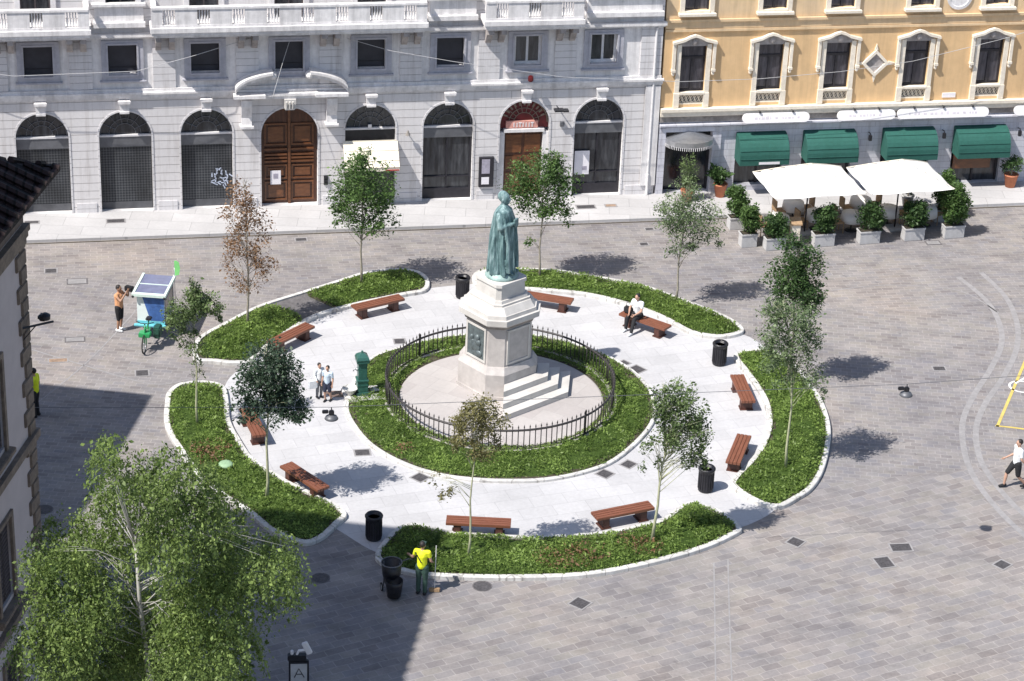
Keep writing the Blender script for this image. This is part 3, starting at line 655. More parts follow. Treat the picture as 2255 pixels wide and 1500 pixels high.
# ================================================================ MANHOLES
def manhole(px, py, w, l, rot, label, mat='asphalt', round_=False, z=.0):
    zz = z
    if z == 'walk': zz = .11
    x, y = gp(px, py, zz); t = thing('manhole_cover', label, 'manhole cover', (x, y, zz), rot, 'covers let into the paving')
    if round_:
        f = MB(); f.lathe([(w/2*1.12, 0), (w/2*1.12, .008), (w/2, .0085), (w/2, 0)], seg=24); f.build('frame', 'asphalt', t)
        f = MB(); f.lathe([(w/2*.98, 0), (w/2*.98, .012), (w/2*.4, .0135), (w/2*.38, .012)], seg=24); f.build('lid', mat, t); return t
    f = MB(); b = .05
    for a in ((-w/2, w/2, -l/2, -l/2+b), (-w/2, w/2, l/2-b, l/2), (-w/2, -w/2+b, -l/2+b, l/2-b), (w/2-b, w/2, -l/2+b, l/2-b)): f.box(*a, 0, .012)
    f.build('frame', 'band' if mat != 'band' else 'asphalt', t)
    f = MB(); f.box(-w/2+b, w/2-b, -l/2+b, l/2-b, 0, .009)
    n = 5
    for i in range(n): yy = -l/2+b+(l-2*b)*(i+.5)/n; f.box(-w/2+2*b, w/2-2*b, yy-.02, yy+.02, .009, .014)
    f.build('lid', mat, t); return t
M['lid'] = simple('cast_iron_lid', (.085, .08, .085), .7, .35, 12, .2, bmp=.3)
M['lidtan'] = simple('rusty_lid', (.30, .21, .15), .8, .3, 8)
FAr = FA
mh = [(112, 597, .5, .45, 0, 'dark cover left of the cargo trike, nearest the far pavement', 'lid'), (170, 620, .75, .5, 0, 'grey framed cover between the photographer and the far pavement', 'band'),
      (165, 748, .7, .4, 0, 'pale worn cover left of the photographer feet', 'band'), (128, 794, .7, .35, 0, 'rusty tan cover left of the trike', 'lidtan'), (313, 822, .5, .5, 0, 'dark cover just below the front wheel of the trike', 'lid'),
      (663, 528, .5, .35, 0, 'small dark cover beside the brown leaved tree', 'lid'), (1418, 538, .4, .35, 0, 'small dark cover left of the silvery tree', 'lid'), (1430, 505, .4, .3, 0, 'small grey cover by the kerb near the silvery tree', 'lid'),
      (880, 752, .45, .45, 0, 'grey cover on the white path behind the fountain', 'lid'), (798, 997, .55, .45, 0, 'grey cover on the path in front of the fountain', 'lid'), (925, 1052, .5, .5, .7, 'dark diamond cover touching the lawn kerb at front left', 'lid'),
      (1332, 1044, .5, .5, .72, 'dark diamond cover on the white path at front right of the lawn', 'lid'), (1384, 1023, .5, .45, .72, 'dark diamond cover touching the lawn kerb at front right', 'lid'), (1402, 814, .55, .55, .6, 'dark cover on the path at the back right of the lawn', 'lid'),
      (1374, 800, .4, .4, .6, 'smaller cover beside the back right lawn kerb', 'lid'), (1277, 1329, .55, .55, .75, 'diamond cover with pale emblem in front of the front bed', 'lid'), (1752, 1194, .5, .5, .75, 'dark diamond cover right of the front bed tip', 'lid'),
      (1984, 1206, .7, .5, -.05, 'wide dark cover in the right foreground', 'lid'), (1947, 1239, .55, .65, .12, 'dark cover touching the wide one in the right foreground', 'lid'), (2207, 1244, .5, .45, .6, 'dark diamond cover at the right edge', 'lid'),
      (2068, 812, .5, .38, -.1, 'small dark cover near the hanging lamp on the right', 'lid'), (2055, 535, .6, .4, 0, 'grey cover in front of the restaurant planters', 'band')]
for px, py, w, l, r, lb, mt in mh: manhole(px, py, w, l, r+FA, lb, mt)
manhole(1062, 1291, .52, .5, 0, 'round dark cover in front of the front bed kerb', 'lid', True); manhole(706, 1273, .5, .5, 0, 'round cover in the building shadow left of the sweeper', 'lid', True); manhole(97, 1122, .5, .5, 0, 'round cover in the shade by the left building', 'lid', True)
for px, py, w, l, lb, mt in ((255, 487, .75, .4, 'grey grating in the far pavement below the second arch', 'lid'), (70, 490, .6, .3, 'grey grating at the left end of the far pavement', 'lid'), (1290, 456, .8, .4, 'grey grating in front of the rightmost dark arch', 'lid'), (1345, 453, .5, .3, 'brownish grating beside the grey one at the rightmost arch', 'lidtan')):
    manhole(px, py, w, l, FA, lb, mt, False, 'walk')
# ================================================================ BENCHES
def bench_parts(root, L, W=.48):
    s = MB()
    for i in range(4): y0 = -W/2+i*W/4; s.box(-L/2, L/2, y0+.005, y0+W/4-.005, .36, .45, bev=.008)
    s.build('seat', 'bench', root)
    for sx in (-1, 1):
        l = MB(); l.box(-.11, .11, -W/2+.04, W/2-.04, 0, .36, bev=.01); l.box(-.16, .16, -W/2+.02, W/2-.02, 0, .035); o = l.build('leg', 'benchleg', root); o.location = (sx*(L/2-.34), 0, 0)
B = [((603, 752), (678, 716), 'wooden bench against the left bed, between the brown tree and the dark leaved tree'), ((782, 676), (882, 653), 'wooden bench at the back left of the path, in front of the bushy bed'), ((1165, 647), (1241, 659), 'wooden bench partly hidden behind the monument pedestal'),
     ((1372, 686), (1470, 720), 'wooden bench with a seated person at the back right'), ((1622, 822), (1650, 886), 'wooden bench on the right, upper one of the two facing the lawn'), ((1640, 955), (1613, 1020), 'wooden bench on the right, lower one beside the litter bin and pale tree'),
     ((1308, 1135), (1435, 1110), 'wooden bench at the front right with a tree trunk at its right end'), ((985, 1143), (1123, 1150), 'wooden bench at the front centre crossed by a slim tree trunk'), ((628, 1020), (714, 1076), 'orange brown bench on the left path near the tree shadow'), ((545, 903), (570, 952), 'wooden bench under the dark leaved tree at far left')]
bench0 = None
for (a, b, lb) in B:
    p, q = Vector(gp(*a, .45)), Vector(gp(*b, .45)); c = (p+q)/2; an = math.atan2(q.y-p.y, q.x-p.x)
    if bench0 is None:
        bench0 = thing('bench', lb, 'bench', (c.x, c.y, .004), an, 'wooden benches round the ring path'); bench_parts(bench0, 1.95)
    else: dup(bench0, lb, (c.x, c.y, .004), an)
# ================================================================ LITTER BINS
def bin_parts(t):
    b = MB(); b.lathe([(.20, 0), (.235, .03), (.225, .12), (.24, .72), (.26, .74)], seg=20)
    b.build('body', 'iron', t, False)
    s = MB()
    for k in range(20): a = 2*math.pi*k/20; s.box(-.012, .012, -.252, -.232, .10, .70, mat=Matrix.Rotation(a, 4, 'Z'))
    s.build('slats', 'darkframe', t)
    r = MB(); r.lathe([(.262, .74), (.275, .76), (.275, .80), (.25, .82), (.22, .81), (.215, .74)], seg=24); r.build('rim', 'iron', t, True)
    r = MB(); r.lathe([(.25, .66), (.262, .80), (.25, .835), (.19, .80), (.12, .62), (.02, .58)], seg=14, a0=.2); r.build('liner', 'blackbag', t, True)
bin0 = None
for px, py, lb in ((823, 1186, 'black litter bin at the front left gap, standing at the shadow edge'), (1018, 655, 'black litter bin at the back, left of the monument'), (1583, 802, 'black litter bin at the back right, beside the tip of the bed'), (1553, 1080, 'black litter bin partly behind leaves at front right')):
    x, y = gp(px, py)
    if bin0 is None: bin0 = thing('litter_bin', lb, 'litter bin', (x, y, .004), 0, 'black litter bins on the ring path'); bin_parts(bin0)
    else: dup(bin0, lb, (x, y, .004), random.random()*3)
# ================================================================ GREY PALAZZO (left facade)
FZ = 0.0
org = (0, FB, 0)
P = thing('palazzo', 'grey stone palazzo with arched ground floor, balconies and a big wooden door', 'building', org, FA)
Us = [-24.15, -21.05, -17.93, -14.83, -11.76, -8.60, -5.48, -2.44, .57, 3.54]
HW = .98; ZS = 3.22
holes = [arch_poly(u, 1.09 if abs(u+8.6) < .1 else HW, .0, ZS-.13 if abs(u+8.6) < .1 else ZS) for u in Us]
for h in holes: h[0] = (h[0][0], .12); h[1] = (h[1][0], .12)
wall2d('ground_floor_wall', rect(-27, 5.88, 0, 4.72), holes, .42, 'rustic', P, 0)
# moulded archivolts, keystones
for u in Us:
    hw = 1.09 if abs(u+8.6) < .1 else HW; zs = ZS-.13 if abs(u+8.6) < .1 else ZS
    a = MB(); n = 20
    for r0, r1, y in ((hw, hw+.07, -.02),):
        vs = []; pts = [(hw*0+u-r0, .12)]+[(u+r0*math.cos(math.pi-math.pi*k/n), zs+r0*math.sin(math.pi*k/n)) for k in range(n+1)]+[(u+r0, .12)]
        pto = [(u-r1, .12)]+[(u+r1*math.cos(math.pi-math.pi*k/n), zs+r1*math.sin(math.pi*k/n)) for k in range(n+1)]+[(u+r1, .12)]
        for (x0, z0), (x1, z1) in zip(pts, pto): vs += [(x0, y, z0), (x1, y, z1), (x1, .0, z1), (x0, .05, z0)]
        fs = []
        for k in range(len(pts)-1):
            for e in range(4): fs.append((4*k+e, 4*k+(e+1) % 4, 4*k+4+(e+1) % 4, 4*k+4+e))
        a.add(vs, fs)
    a.build('archivolt', 'rustic2', P)
    k = MB(); k.prism_y([(u-.16, zs+hw-.03), (u+.16, zs+hw-.03), (u+.21, 4.70), (u-.21, 4.70)], -.20, 0); k.prism_y([(u-.22, 4.60), (u+.22, 4.60), (u+.24, 4.70), (u-.24, 4.70)], -.30, -.2)
    k.box(u-.18, u+.18, -.26, -.2, zs+hw+.0, zs+hw+.08); k.build('keystone', 'stone', P)
pl = MB()
for a, b in zip([-27]+Us, Us+[5.88]):
    x0 = a+(HW+.19 if a > -27 else 0); x1 = b-(HW+.19 if b < 5.8 else 0)
    if abs(a+8.6) < .1: x0 += .11
    if abs(b+8.6) < .1: x1 -= .11
    pl = MB(); pl.box(x0, x1, -.03, 0, .11, .50); pl.build('plinth', 'rustic2', P)
c = MB(); c.box(-27, 5.93, -.08, 0, 4.722, 4.80); c.box(-27, 5.96, -.13, 0, 4.80, 4.92); c.box(-27, 5.99, -.18, 0, 4.92, 5.0); c.box(-27, 5.9, -.08, 0, 5.0, 5.12)
c.build('string_course', 'stone', P)
# mezzanine wall with square windows
wins = [rect(u-.53, u+.53, 5.68, 6.86) for u in Us]
wall2d('mezzanine_wall', rect(-27, 5.88, 4.722, 7.12), wins, .40, 'stone', P, .02)
for m_ in [(a+b)/2 for a, b in zip(Us[:-1], Us[1:])]+[5.44]:
    pil = MB(); pil.box(m_-.42, m_+.42, -.05, .02, 5.12, 7.1); pil.build('pilaster', 'rustic2', P)
for i, u in enumerate(Us):
    f = MB()
    for (x0, x1, z0, z1, y) in ((-.78, -.53, 5.46, 7.04, -.05), (.53, .78, 5.46, 7.04, -.05), (-.53, .53, 5.46, 5.68, -.05), (-.53, .53, 6.86, 7.04, -.05), (-.86, .86, 5.40, 5.459, -.11)):
        f.box(u+x0, u+x1, y, .02, z0, z1)
    for (x0, x1, z0, z1) in ((-.60, -.53, 5.61, 6.93), (.53, .60, 5.61, 6.93), (-.53, .53, 5.61, 5.68), (-.53, .53, 6.86, 6.93)): f.box(u+x0, u+x1, -.08, -.05, z0, z1)
    fr = f.build('window', 'stone_grey', P)
    g = MB(); g.box(u-.53, u+.53, .22, .24, 5.68, 6.86); g.build('pane', 'blind' if i < 8 else 'glass2', fr)
    g = MB()
    if i >= 8:
        for x0, x1, z0, z1 in ((-.53, -.44, 5.68, 6.86), (.44, .53, 5.68, 6.86), (-.045, .045, 5.77, 6.77), (-.44, .44, 5.68, 5.77), (-.44, .44, 6.77, 6.86)): g.box(u+x0, u+x1, .17, .22, z0, z1)
        g.build('sash', 'lightframe', fr)
    else:
        for z in (5.9,): g.box(u-.53, u+.53, .20, .215, z, z+.02)
        g.box(u-.53, u-.49, .19, .215, 5.68, 6.86); g.box(u+.49, u+.53, .19, .215, 5.68, 6.86); g.box(u-.49, u+.49, .19, .215, 6.82, 6.86); g.build('sash', 'darkframe', fr)
c = MB(); c.box(-27, 5.93, -.10, 0, 7.12, 7.20); c.box(-27, 5.97, -.20, 0, 7.20, 7.34); c.build('upper_string_course', 'stone', P)
# upper storeys (seen only at their foot)
w2 = [rect(u-.55, u+.55, 7.75, 9.9) for u in Us]+[rect(u-.5, u+.5, 11.0, 12.7) for u in Us]
wall2d('upper_wall', rect(-27, 5.88, 7.34, 13.8), w2, .40, 'rustic', P, .0)
for u in Us:
    f = MB()
    for (x0, x1, z0, z1) in ((-.75, -.55, 7.6, 10.1), (.55, .75, 7.6, 10.1), (-.55, .55, 9.9, 10.1), (-.55, .55, 7.6, 7.75)): f.box(u+x0, u+x1, -.08, 0, z0, z1)
    fr = f.build('window', 'stone', P)
    g = MB(); g.box(u-.55, u+.55, .2, .22, 7.75, 9.9); g.build('pane', 'glass2', fr)
    g = MB()
    for x in (-.55, -.03, .49): g.box(u+x, u+x+.06, .14, .2, 7.75, 9.9)
    g.build('sash', 'roofshade', fr)
    f = MB()
    for (x0, x1, z0, z1) in ((-.68, -.5, 10.85, 12.9), (.5, .68, 10.85, 12.9), (-.5, .5, 12.7, 12.9), (-.5, .5, 10.85, 11.0)): f.box(u+x0, u+x1, -.07, 0, z0, z1)
    fr = f.build('window', 'stone', P); g = MB(); g.box(u-.5, u+.5, .2, .22, 11, 12.7); g.build('pane', 'glass2', fr)
bdy = MB(); bdy.box(-27, 5.86, .45, 12, 0, 13.79); bdy.build('rear_body', 'stone_grey', P)
r = MB(); r.box(-27.2, 6.0, -.6, 0.0, 13.8, 14.1); r.build('cornice', 'stone', P)
r = MB(); r.prism_x([(-.6, 14.1), (12.3, 14.1), (6, 16.6)], -27.2, 6.0); r.build('roof', 'tiles', P)
# sills / parapets between balconies (light mouldings at the foot of the upper floor)
for xa, xb in ((-15.85, -13.95), (-3.35, -1.45), (2.75, 5.8)):
    mo = MB(); mo.box(xa, xb, -.30, 0, 7.62, 7.80); mo.box(xa+.05, xb-.05, -.14, 0, 7.80, 8.42); mo.box(xa-.03, xb+.03, -.26, 0, 8.42, 8.52); mo.build('window_parapet', 'stone', P)
# balconies
_bal = []
def baluster(par, x, y):
    if not _bal: b = MB(); b.lathe([(.035, 0), (.02, .06), (.045, .20), (.02, .42), (.035, .58)], (0, 0, 0), 8); o = b.build('baluster', 'stone', par, True); _bal.append(o)
    else: o = _bal[0].copy(); COL.objects.link(o); o.parent = par
    o.location = (x, y, 7.90)
def balcony(x0, x1):
    D = .98
    b = MB(); b.box(x0, x1, -D, 0, 7.50, 7.62); b.box(x0-.05, x1+.05, -D-.06, 0, 7.62, 7.80); b.box(x0+.08, x1-.08, -D+.08, 0, 7.40, 7.50)
    bl = b.build('balcony', 'stone', P)
    r = MB(); r.box(x0, x1, -D, -D+.20, 8.48, 8.60, bev=.02); r.box(x0, x0+.20, -D+.2, 0, 8.48, 8.60); r.box(x1-.20, x1, -D+.2, 0, 8.48, 8.60); r.box(x0, x1, -D+.02, -D+.18, 7.80, 7.90)
    x = x0; toggle = True; n = max(2, int(round((x1-x0)/1.35))); w = (x1-x0)/n
    for i in range(n):   # solid panels alternate with groups of balusters
        r.box(x0+i*w+.0, x0+i*w+w*.32, -D+.03, -D+.17, 7.90, 8.48); r.box(x0+(i+1)*w-w*.32, x0+(i+1)*w, -D+.03, -D+.17, 7.90, 8.48)
        for k in range(4):
            bx = x0+i*w+w*(.38+.08*k); baluster(bl, bx, -D+.10)
    for y in (-.62, -.35): baluster(bl, x0+.1, y); baluster(bl, x1-.1, y)
    r.build('parapet', 'stone', bl)
    nb = max(2, int(round((x1-x0)/3.05))+1)
    for i in range(nb):
        for dx in (-.25, .25):
            u = x0+.5+(x1-x0-1.0)*i/(nb-1)+dx; c = MB(); c.prism_x([(0, 7.40), (-D+.12, 7.40), (-D+.10, 7.22), (-.50, 7.10), (-.30, 6.80), (-.14, 6.66), (0, 6.66)], u-.11, u+.11); c.build('bracket', 'stone_dirty', bl)
balcony(-24.9, -16.0); balcony(-13.75, -3.5); balcony(-1.27, 2.5)
# broken pediment over the big door, with scroll brackets
pd = MB()
for sgn in (-1, 1):
    cx = -8.55; pts = []
    for k in range(11):
        a = math.radians(12+60*k/10); pts.append((cx+sgn*(2.12*math.cos(a)+.05), 4.95+.80*math.sin(a)))
    for (x0, z0), (x1, z1) in zip(pts[:-1], pts[1:]):
        for y0, y1, dz0, dz1 in ((-.60, 0, 0, .10), (-.48, 0, -.16, 0)):
            v = [(x0, y0, z0+dz0), (x1, y0, z1+dz0), (x1, y0, z1+dz1), (x0, y0, z0+dz1), (x0, y1, z0+dz0), (x1, y1, z1+dz0), (x1, y1, z1+dz1), (x0, y1, z0+dz1)]
            pd.add(v, [(0, 1, 2, 3), (4, 7, 6, 5), (0, 4, 5, 1), (3, 2, 6, 7), (1, 5, 6, 2), (0, 3, 7, 4)])
    pd.ell((pts[-1][0]-sgn*.02, -.3, pts[-1][1]-.1), (.16, .26, .16), 10, 8)
pd.box(-10.75, -9.55, -.58, 0, 4.78, 4.90); pd.box(-7.65, -6.40, -.58, 0, 4.78, 4.90); pd.box(-9.55, -7.65, -.36, 0, 4.78, 4.88); pd.box(-10.6, -6.5, -.32, -.02, 4.66, 4.779)
pd.build('pediment', 'stone', P)
for u in (-10.25, -7.0):
    b = MB(); b.prism_x([(-.02, 4.66), (-.42, 4.66), (-.40, 4.4), (-.24, 3.9), (-.28, 3.62), (-.34, 3.55), (-.32, 3.45), (-.02, 3.38)], u-.2, u+.2); b.box(u-.26, u+.26, -.36, 0, 3.50, 3.58); b.build('scroll_bracket', 'stone', P)
k = MB(); k.box(-8.82, -8.38, -.42, 0, 4.28, 4.66)
for x in (-8.77, -8.65, -8.53): k.tube([(x+.02, -.44, 4.3), (x+.02, -.50, 4.6)], .04, 8)
k.build('door_keystone', 'stone_white', P)
# big wooden door
d = MB(); d.add([(x, .30, z) for x, z in arch_poly(-8.6, 1.08, .12, 3.09)], [tuple(range(23))])
door = d.build('door', 'wood', P)
m_ = MB()
for x0, x1 in ((-9.55, -8.68), (-8.52, -7.65)):
    for z0, z1 in ((.25, 1.05), (1.15, 1.75), (2.55, 3.45)):
        for a in ((x0, x1, z0, z0+.06), (x0, x1, z1-.06, z1), (x0, x0+.06, z0+.06, z1-.06), (x1-.06, x1, z0+.06, z1-.06)): m_.box(a[0], a[1], .24, .30, a[2], a[3])
        m_.box(x0+.14, x1-.14, .265, .30, z0+.14, z1-.14)
    for z in (1.86, 2.0, 2.14, 2.36): m_.box(x0, x1, .20, .30, z, z+.07)
m_.box(-8.65, -8.55, .20, .30, .12, 4.15); m_.build('door_panels', 'woodhi', door)
n = MB(); n.box(-9.33, -8.93, .18, .195, .95, 1.52); nn = n.build('notice', 'paper', door); n = MB(); n.box(-9.22, -9.04, .172, .18, 1.2, 1.4); n.build('notice_print', 'print', nn)
n = MB()
for z in (.98, 1.1, 1.22): n.box(-7.26, -7.14, -.09, 0, z, z+.09)
n.box(-7.28, -7.12, -.03, 0, .95, 1.34); n.build('intercom', 'black', P)
# arches: shop fronts
def fan(mb, u, hw, zs, y, spokes=7):
    for r in (.42, .62):
        pts = [(u+hw*r*math.cos(math.pi*k/14), y, zs+hw*r*math.sin(math.pi*k/14)) for k in range(15)]; mb.tube(pts, .016, 6)
    for k in range(1, spokes): a = math.pi*k/spokes; mb.tube([(u+hw*.42*math.cos(a), y, zs+hw*.42*math.sin(a)), (u+hw*.97*math.cos(a), y, zs+hw*.97*math.sin(a))], .014, 6)
    pts = [(u+hw*.97*math.cos(math.pi*k/18), y, zs+hw*.97*math.sin(math.pi*k/18)) for k in range(19)]; mb.tube(pts, .03, 6)
def shopfront(u, kind):
    g = MB(); g.add([(x, .30, z) for x, z in arch_poly(u, HW-.01, .12, ZS)], [tuple(range(23))]); s = g.build('shopfront', 'glass2', P)
    f = MB(); fan(f, u, HW-.02, ZS, .27); f.build('fanlight_bars', 'grey_metal', s)
    f = MB(); f.box(u-HW+.01, u+HW-.01, .16, .28, ZS-.10, ZS-.03); f.build('transom', 'lightframe', s)
    if kind in ('shutter', 'glazed'):
        f = MB(); f.box(u-HW+.01, u+HW-.01, .19, .28, ZS-.52, ZS-.101); f.build('shutter_box', 'grey_metal', s)
    if kind == 'shutter':
        f = MB(); f.box(u-HW+.03, u+HW-.03, .24, .27, .42, ZS-.521)
        f.build('shutter', 'shutter', s); f = MB()
        for k in range(9): f.box(u-HW+.03, u+HW-.03, .225, .27, .13+k*.032, .13+k*.032+.022)
        f.build('shutter_foot', 'grey_metal', s)
    if kind == 'glazed':
        f = MB()
        for x0, x1, z0, z1 in ((-HW+.01, -HW+.09, .12, ZS-.53), (HW-.09, HW-.01, .12, ZS-.53), (-.03, .03, .6, ZS-.53), (-HW+.09, HW-.09, .12, .55), (-HW+.09, HW-.09, 1.02, 1.06)): f.box(u+x0, u+x1, .22, .28, z0, z1)
        f.build('shopfront_frame', 'darkframe', s)
    return s
for u in Us[:5]: shopfront(u, 'shutter')
s6 = shopfront(Us[7], 'glazed'); s8 = shopfront(Us[9], 'glazed')
n = MB(); n.box(2.66, 3.26, .19, .205, .95, 1.95); pp = n.build('poster', 'paper', s8); n = MB(); n.box(2.98, 3.16, .18, .19, 1.15, 1.3); n.build('poster_print', 'print', pp)
M['graff'] = simple('pale_spray_paint', (.45, .5, .62), .7, .5, 14)
n = MB()
for k in range(26):
    a = random.random()*3.1; x = -11.35+random.uniform(-.28, .28)+k*.012; z = 1.15+random.uniform(-.3, .35)+k*.01; n.box(-.09, .09, .20, .205, -.022, .022, mat=Matrix.Translation((x, 0, z)) @ Matrix.Rotation(a, 4, 'Y'))
n.build('graffiti', 'graff', P)
# arch with cream awning
s5 = shopfront(Us[6], 'plain')
aw = MB(); x0, x1 = Us[6]-1.06, Us[6]+1.06
def awning(x0, x1, zt, zb, dep, drop, mat, y0=0.0, side=True, trim=None):
    a = MB(); n = 8; prof = []
    for k in range(n+1): t = k/n; prof.append((y0-dep*math.sin(t*math.pi/2)**.9 if side else y0-dep*t, zt-(zt-zb)*(1-math.cos(t*math.pi/2)) if side else zt-(zt-zb)*t))
    prof.append((prof[-1][0], zb-drop)); th = .012
    vs = []
    for x in (x0, x1):
        for y, z in prof: vs.append((x, y, z))
    m = len(prof); fs = [(k, k+1, m+k+1, m+k) for k in range(m-1)]
    a.add(vs, fs)
    if side:
        for x in (x0, x1): a.add([(x, y, z) for y, z in prof]+[(x, y0, zb-drop)], [tuple(range(m+1))])
    o = a.build('awning', mat, P_cur); md = o.modifiers.new('t', 'SOLIDIFY'); md.thickness = th
    r = MB()
    for k in (0, 3, 6, n): y, z = prof[k]; r.tube([(x0+.01, y-.012, z+.008), (x1-.01, y-.012, z+.008)], .012, 6)
    r.build('awning_ribs', trim or mat, o)
    return o
P_cur = P
aw = awning(x0, x1, 2.72, 1.92, .80, .16, 'cream_awning', 0, False)
t = MB(); t.box(x1-.55, x1-.02, -.825, -.815, 1.78, 1.83); t.build('red_lettering_strip', 'red', aw)
n = MB(); n.box(Us[6]-.07, Us[6]+.07, .16, .22, 3.17, 3.32); n.build('lamp', 'signwhite', s5)
g = MB(); g.box(Us[6]-.95, Us[6]+.95, .2, .28, 2.62, 3.12); g.build('shutter_box', 'black', s5)
# arch with the maroon tympanum and brown door
u = Us[8]
g = MB(); g.add([(x, .26, z) for x, z in arch_poly(u, HW-.01, 2.98, ZS)], [tuple(range(23))]); ty = g.build('tympanum', 'maroon', P)
f = MB(); fan(f, u, HW-.02, ZS, .23, 9); f.build('fanlight_bars', 'gold', ty)
f = MB()
for k in range(11):
    a = math.radians(158-136*k/10); r = .79; mt = Matrix.Translation((u+r*math.cos(a), 0, ZS+r*math.sin(a))) @ Matrix.Rotation(math.pi/2-a, 4, 'Y'); f.box(-.035, .035, .205, .225, -.08, .08, mat=mt)
f.build('arch_letters', 'gold', ty)
f = MB(); f.box(u-.72, u+.55, .14, .25, 3.02, 3.30); sgn = f.build('sign_panel', 'salmon', ty)
f = MB()
for k, w in enumerate((.05, .05, .14, .05, .05, .05, .13)): x = u-.42+k*.12; f.box(x, x+.035, .125, .14, 3.06, 3.24); (w > .1) and f.box(x-.04, x+.08, .12, .14, 3.21, 3.25)
f.build('sign_strokes', 'signwhite', sgn)
f = MB(); f.box(u-.80, u+.80, .06, .30, 2.86, 2.99); f.box(u-.97, u-.76, .1, .32, .12, 2.859); f.box(u+.76, u+.97, .1, .32, .12, 2.859); f.build('door_surround', 'stone', P)
f = MB(); f.box(u-.76, u+.76, .28, .34, .12, 2.859); dd = f.build('door', 'wood', P)
f = MB()
for x0 in (u-.68, u+.06):
    for z0, z1 in ((.3, 1.1), (1.25, 1.8), (1.95, 2.7)): f.box(x0, x0+.62, .25, .28, z0, z1)
f.build('door_panels', 'woodhi', dd)
n = MB(); n.box(-1.20, -.62, -.14, 0, .68, 1.92); nb = n.build('notice_case', 'darkframe', P); n = MB(); n.box(-1.10, -.78, -.15, -.14, 1.25, 1.85); n.build('notice_photo', 'print', nb); n = MB(); n.box(-1.10, -.80, -.15, -.14, .80, 1.10); n.build('notice', 'paper', nb)
n = MB(); n.tube([(1.80, 0, 3.95), (1.80, -.35, 4.0)], .02); n.box(1.62, 1.98, -.62, -.30, 3.92, 3.98); n.box(1.98, 2.18, -.6, -.32, 3.9, 3.96); n.build('wall_floodlight', 'black', P)
n = MB(); n.box(1.96, 2.12, -.12, 0, 3.12, 3.30); n.build('alarm_box', 'grey_metal', P)
n = MB(); n.tube([(.68, 0, 5.12), (.66, -.3, 5.3)], .02); n.box(.56, .76, -.42, -.28, 5.10, 5.36, bev=.04); n.build('red_wall_lamp', 'maroon', P)
n = MB(); n.tube([(-4.05, 0, 3.0), (-4.05, -.2, 3.05)], .02); n.lathe([(.10, -.06), (.02, .14)], (-4.05, -.22, 3.05), 10); n.build('wall_lamp', 'dirtcorn', P)
dp = MB(); dp.tube([(5.60, -.09, .12), (5.60, -.09, 7.1)], .05, 8); dp.tube([(5.60, -.11, .12), (5.60, -.11, 1.0)], .06, 8); dp.build('downpipe', 'lightframe', P)
qn = MB(); qn.box(5.30, 5.90, -.10, -.05, .5, 4.70); qn.build('corner_strip', 'stone', P)
# ================================================================ OCHRE BUILDING (right facade)
O = thing('ochre_building', 'ochre plastered building with cream window surrounds and green awnings over the restaurant', 'building', org, FA)
P_cur = O
WU = [7.15, 10.26, 13.00, 16.25, 19.33, 22.4, 25.5]
gh = [rect(6.25, 8.15, .11, 2.72)]+[rect(a, b, .35, 2.62) for a, b in ((9.15, 11.1), (11.9, 13.95), (15.2, 17.25), (18.2, 20.3))]+[rect(21.6, 23.7, .35, 2.62)]
gh[4] = rect(18.2, 20.3, .12, 2.62)
wall2d('ground_floor_wall', rect(5.95, 28, 0, 3.16), gh, .40, 'orr', O, .0)
c = MB(); c.box(5.95, 28, -.10, .0, 3.161, 3.42); c.build('sooty_frieze', 'dirtcorn', O)
c = MB(); c.box(5.95, 28, -.16, .0, 2.95, 3.02); c.box(5.95, 28, -.22, 0, 3.02, 3.08); c.build('shop_cornice', 'orr', O)
c = MB(); c.box(5.95, 28, -.24, 0, 3.62, 3.74); c.box(5.95, 28, -.18, 0, 3.42, 3.62); c.build('string_course', 'cream', O)
wall2d('first_floor_wall', rect(5.95, 28, 3.74, 7.0), [rect(u-.52, u+.52, 3.86, 6.32) for u in WU], .40, 'ochre', O, .0)
c = MB(); c.box(5.95, 28, -.08, 0, 6.88, 6.98); c.box(5.95, 28, -.05, 0, 7.0, 7.28); c.box(5.95, 28, -.12, 0, 7.28, 7.38); c.build('upper_string_course', 'ochre_pale', O)
wall2d('second_floor_wall', rect(5.95, 28, 7.0, 13.2), [rect(u-.5, u+.5, 7.72, 9.9) for u in WU]+[rect(u-.5, u+.5, 10.8, 12.4) for u in WU], .40, 'ochre_pale', O, .02)
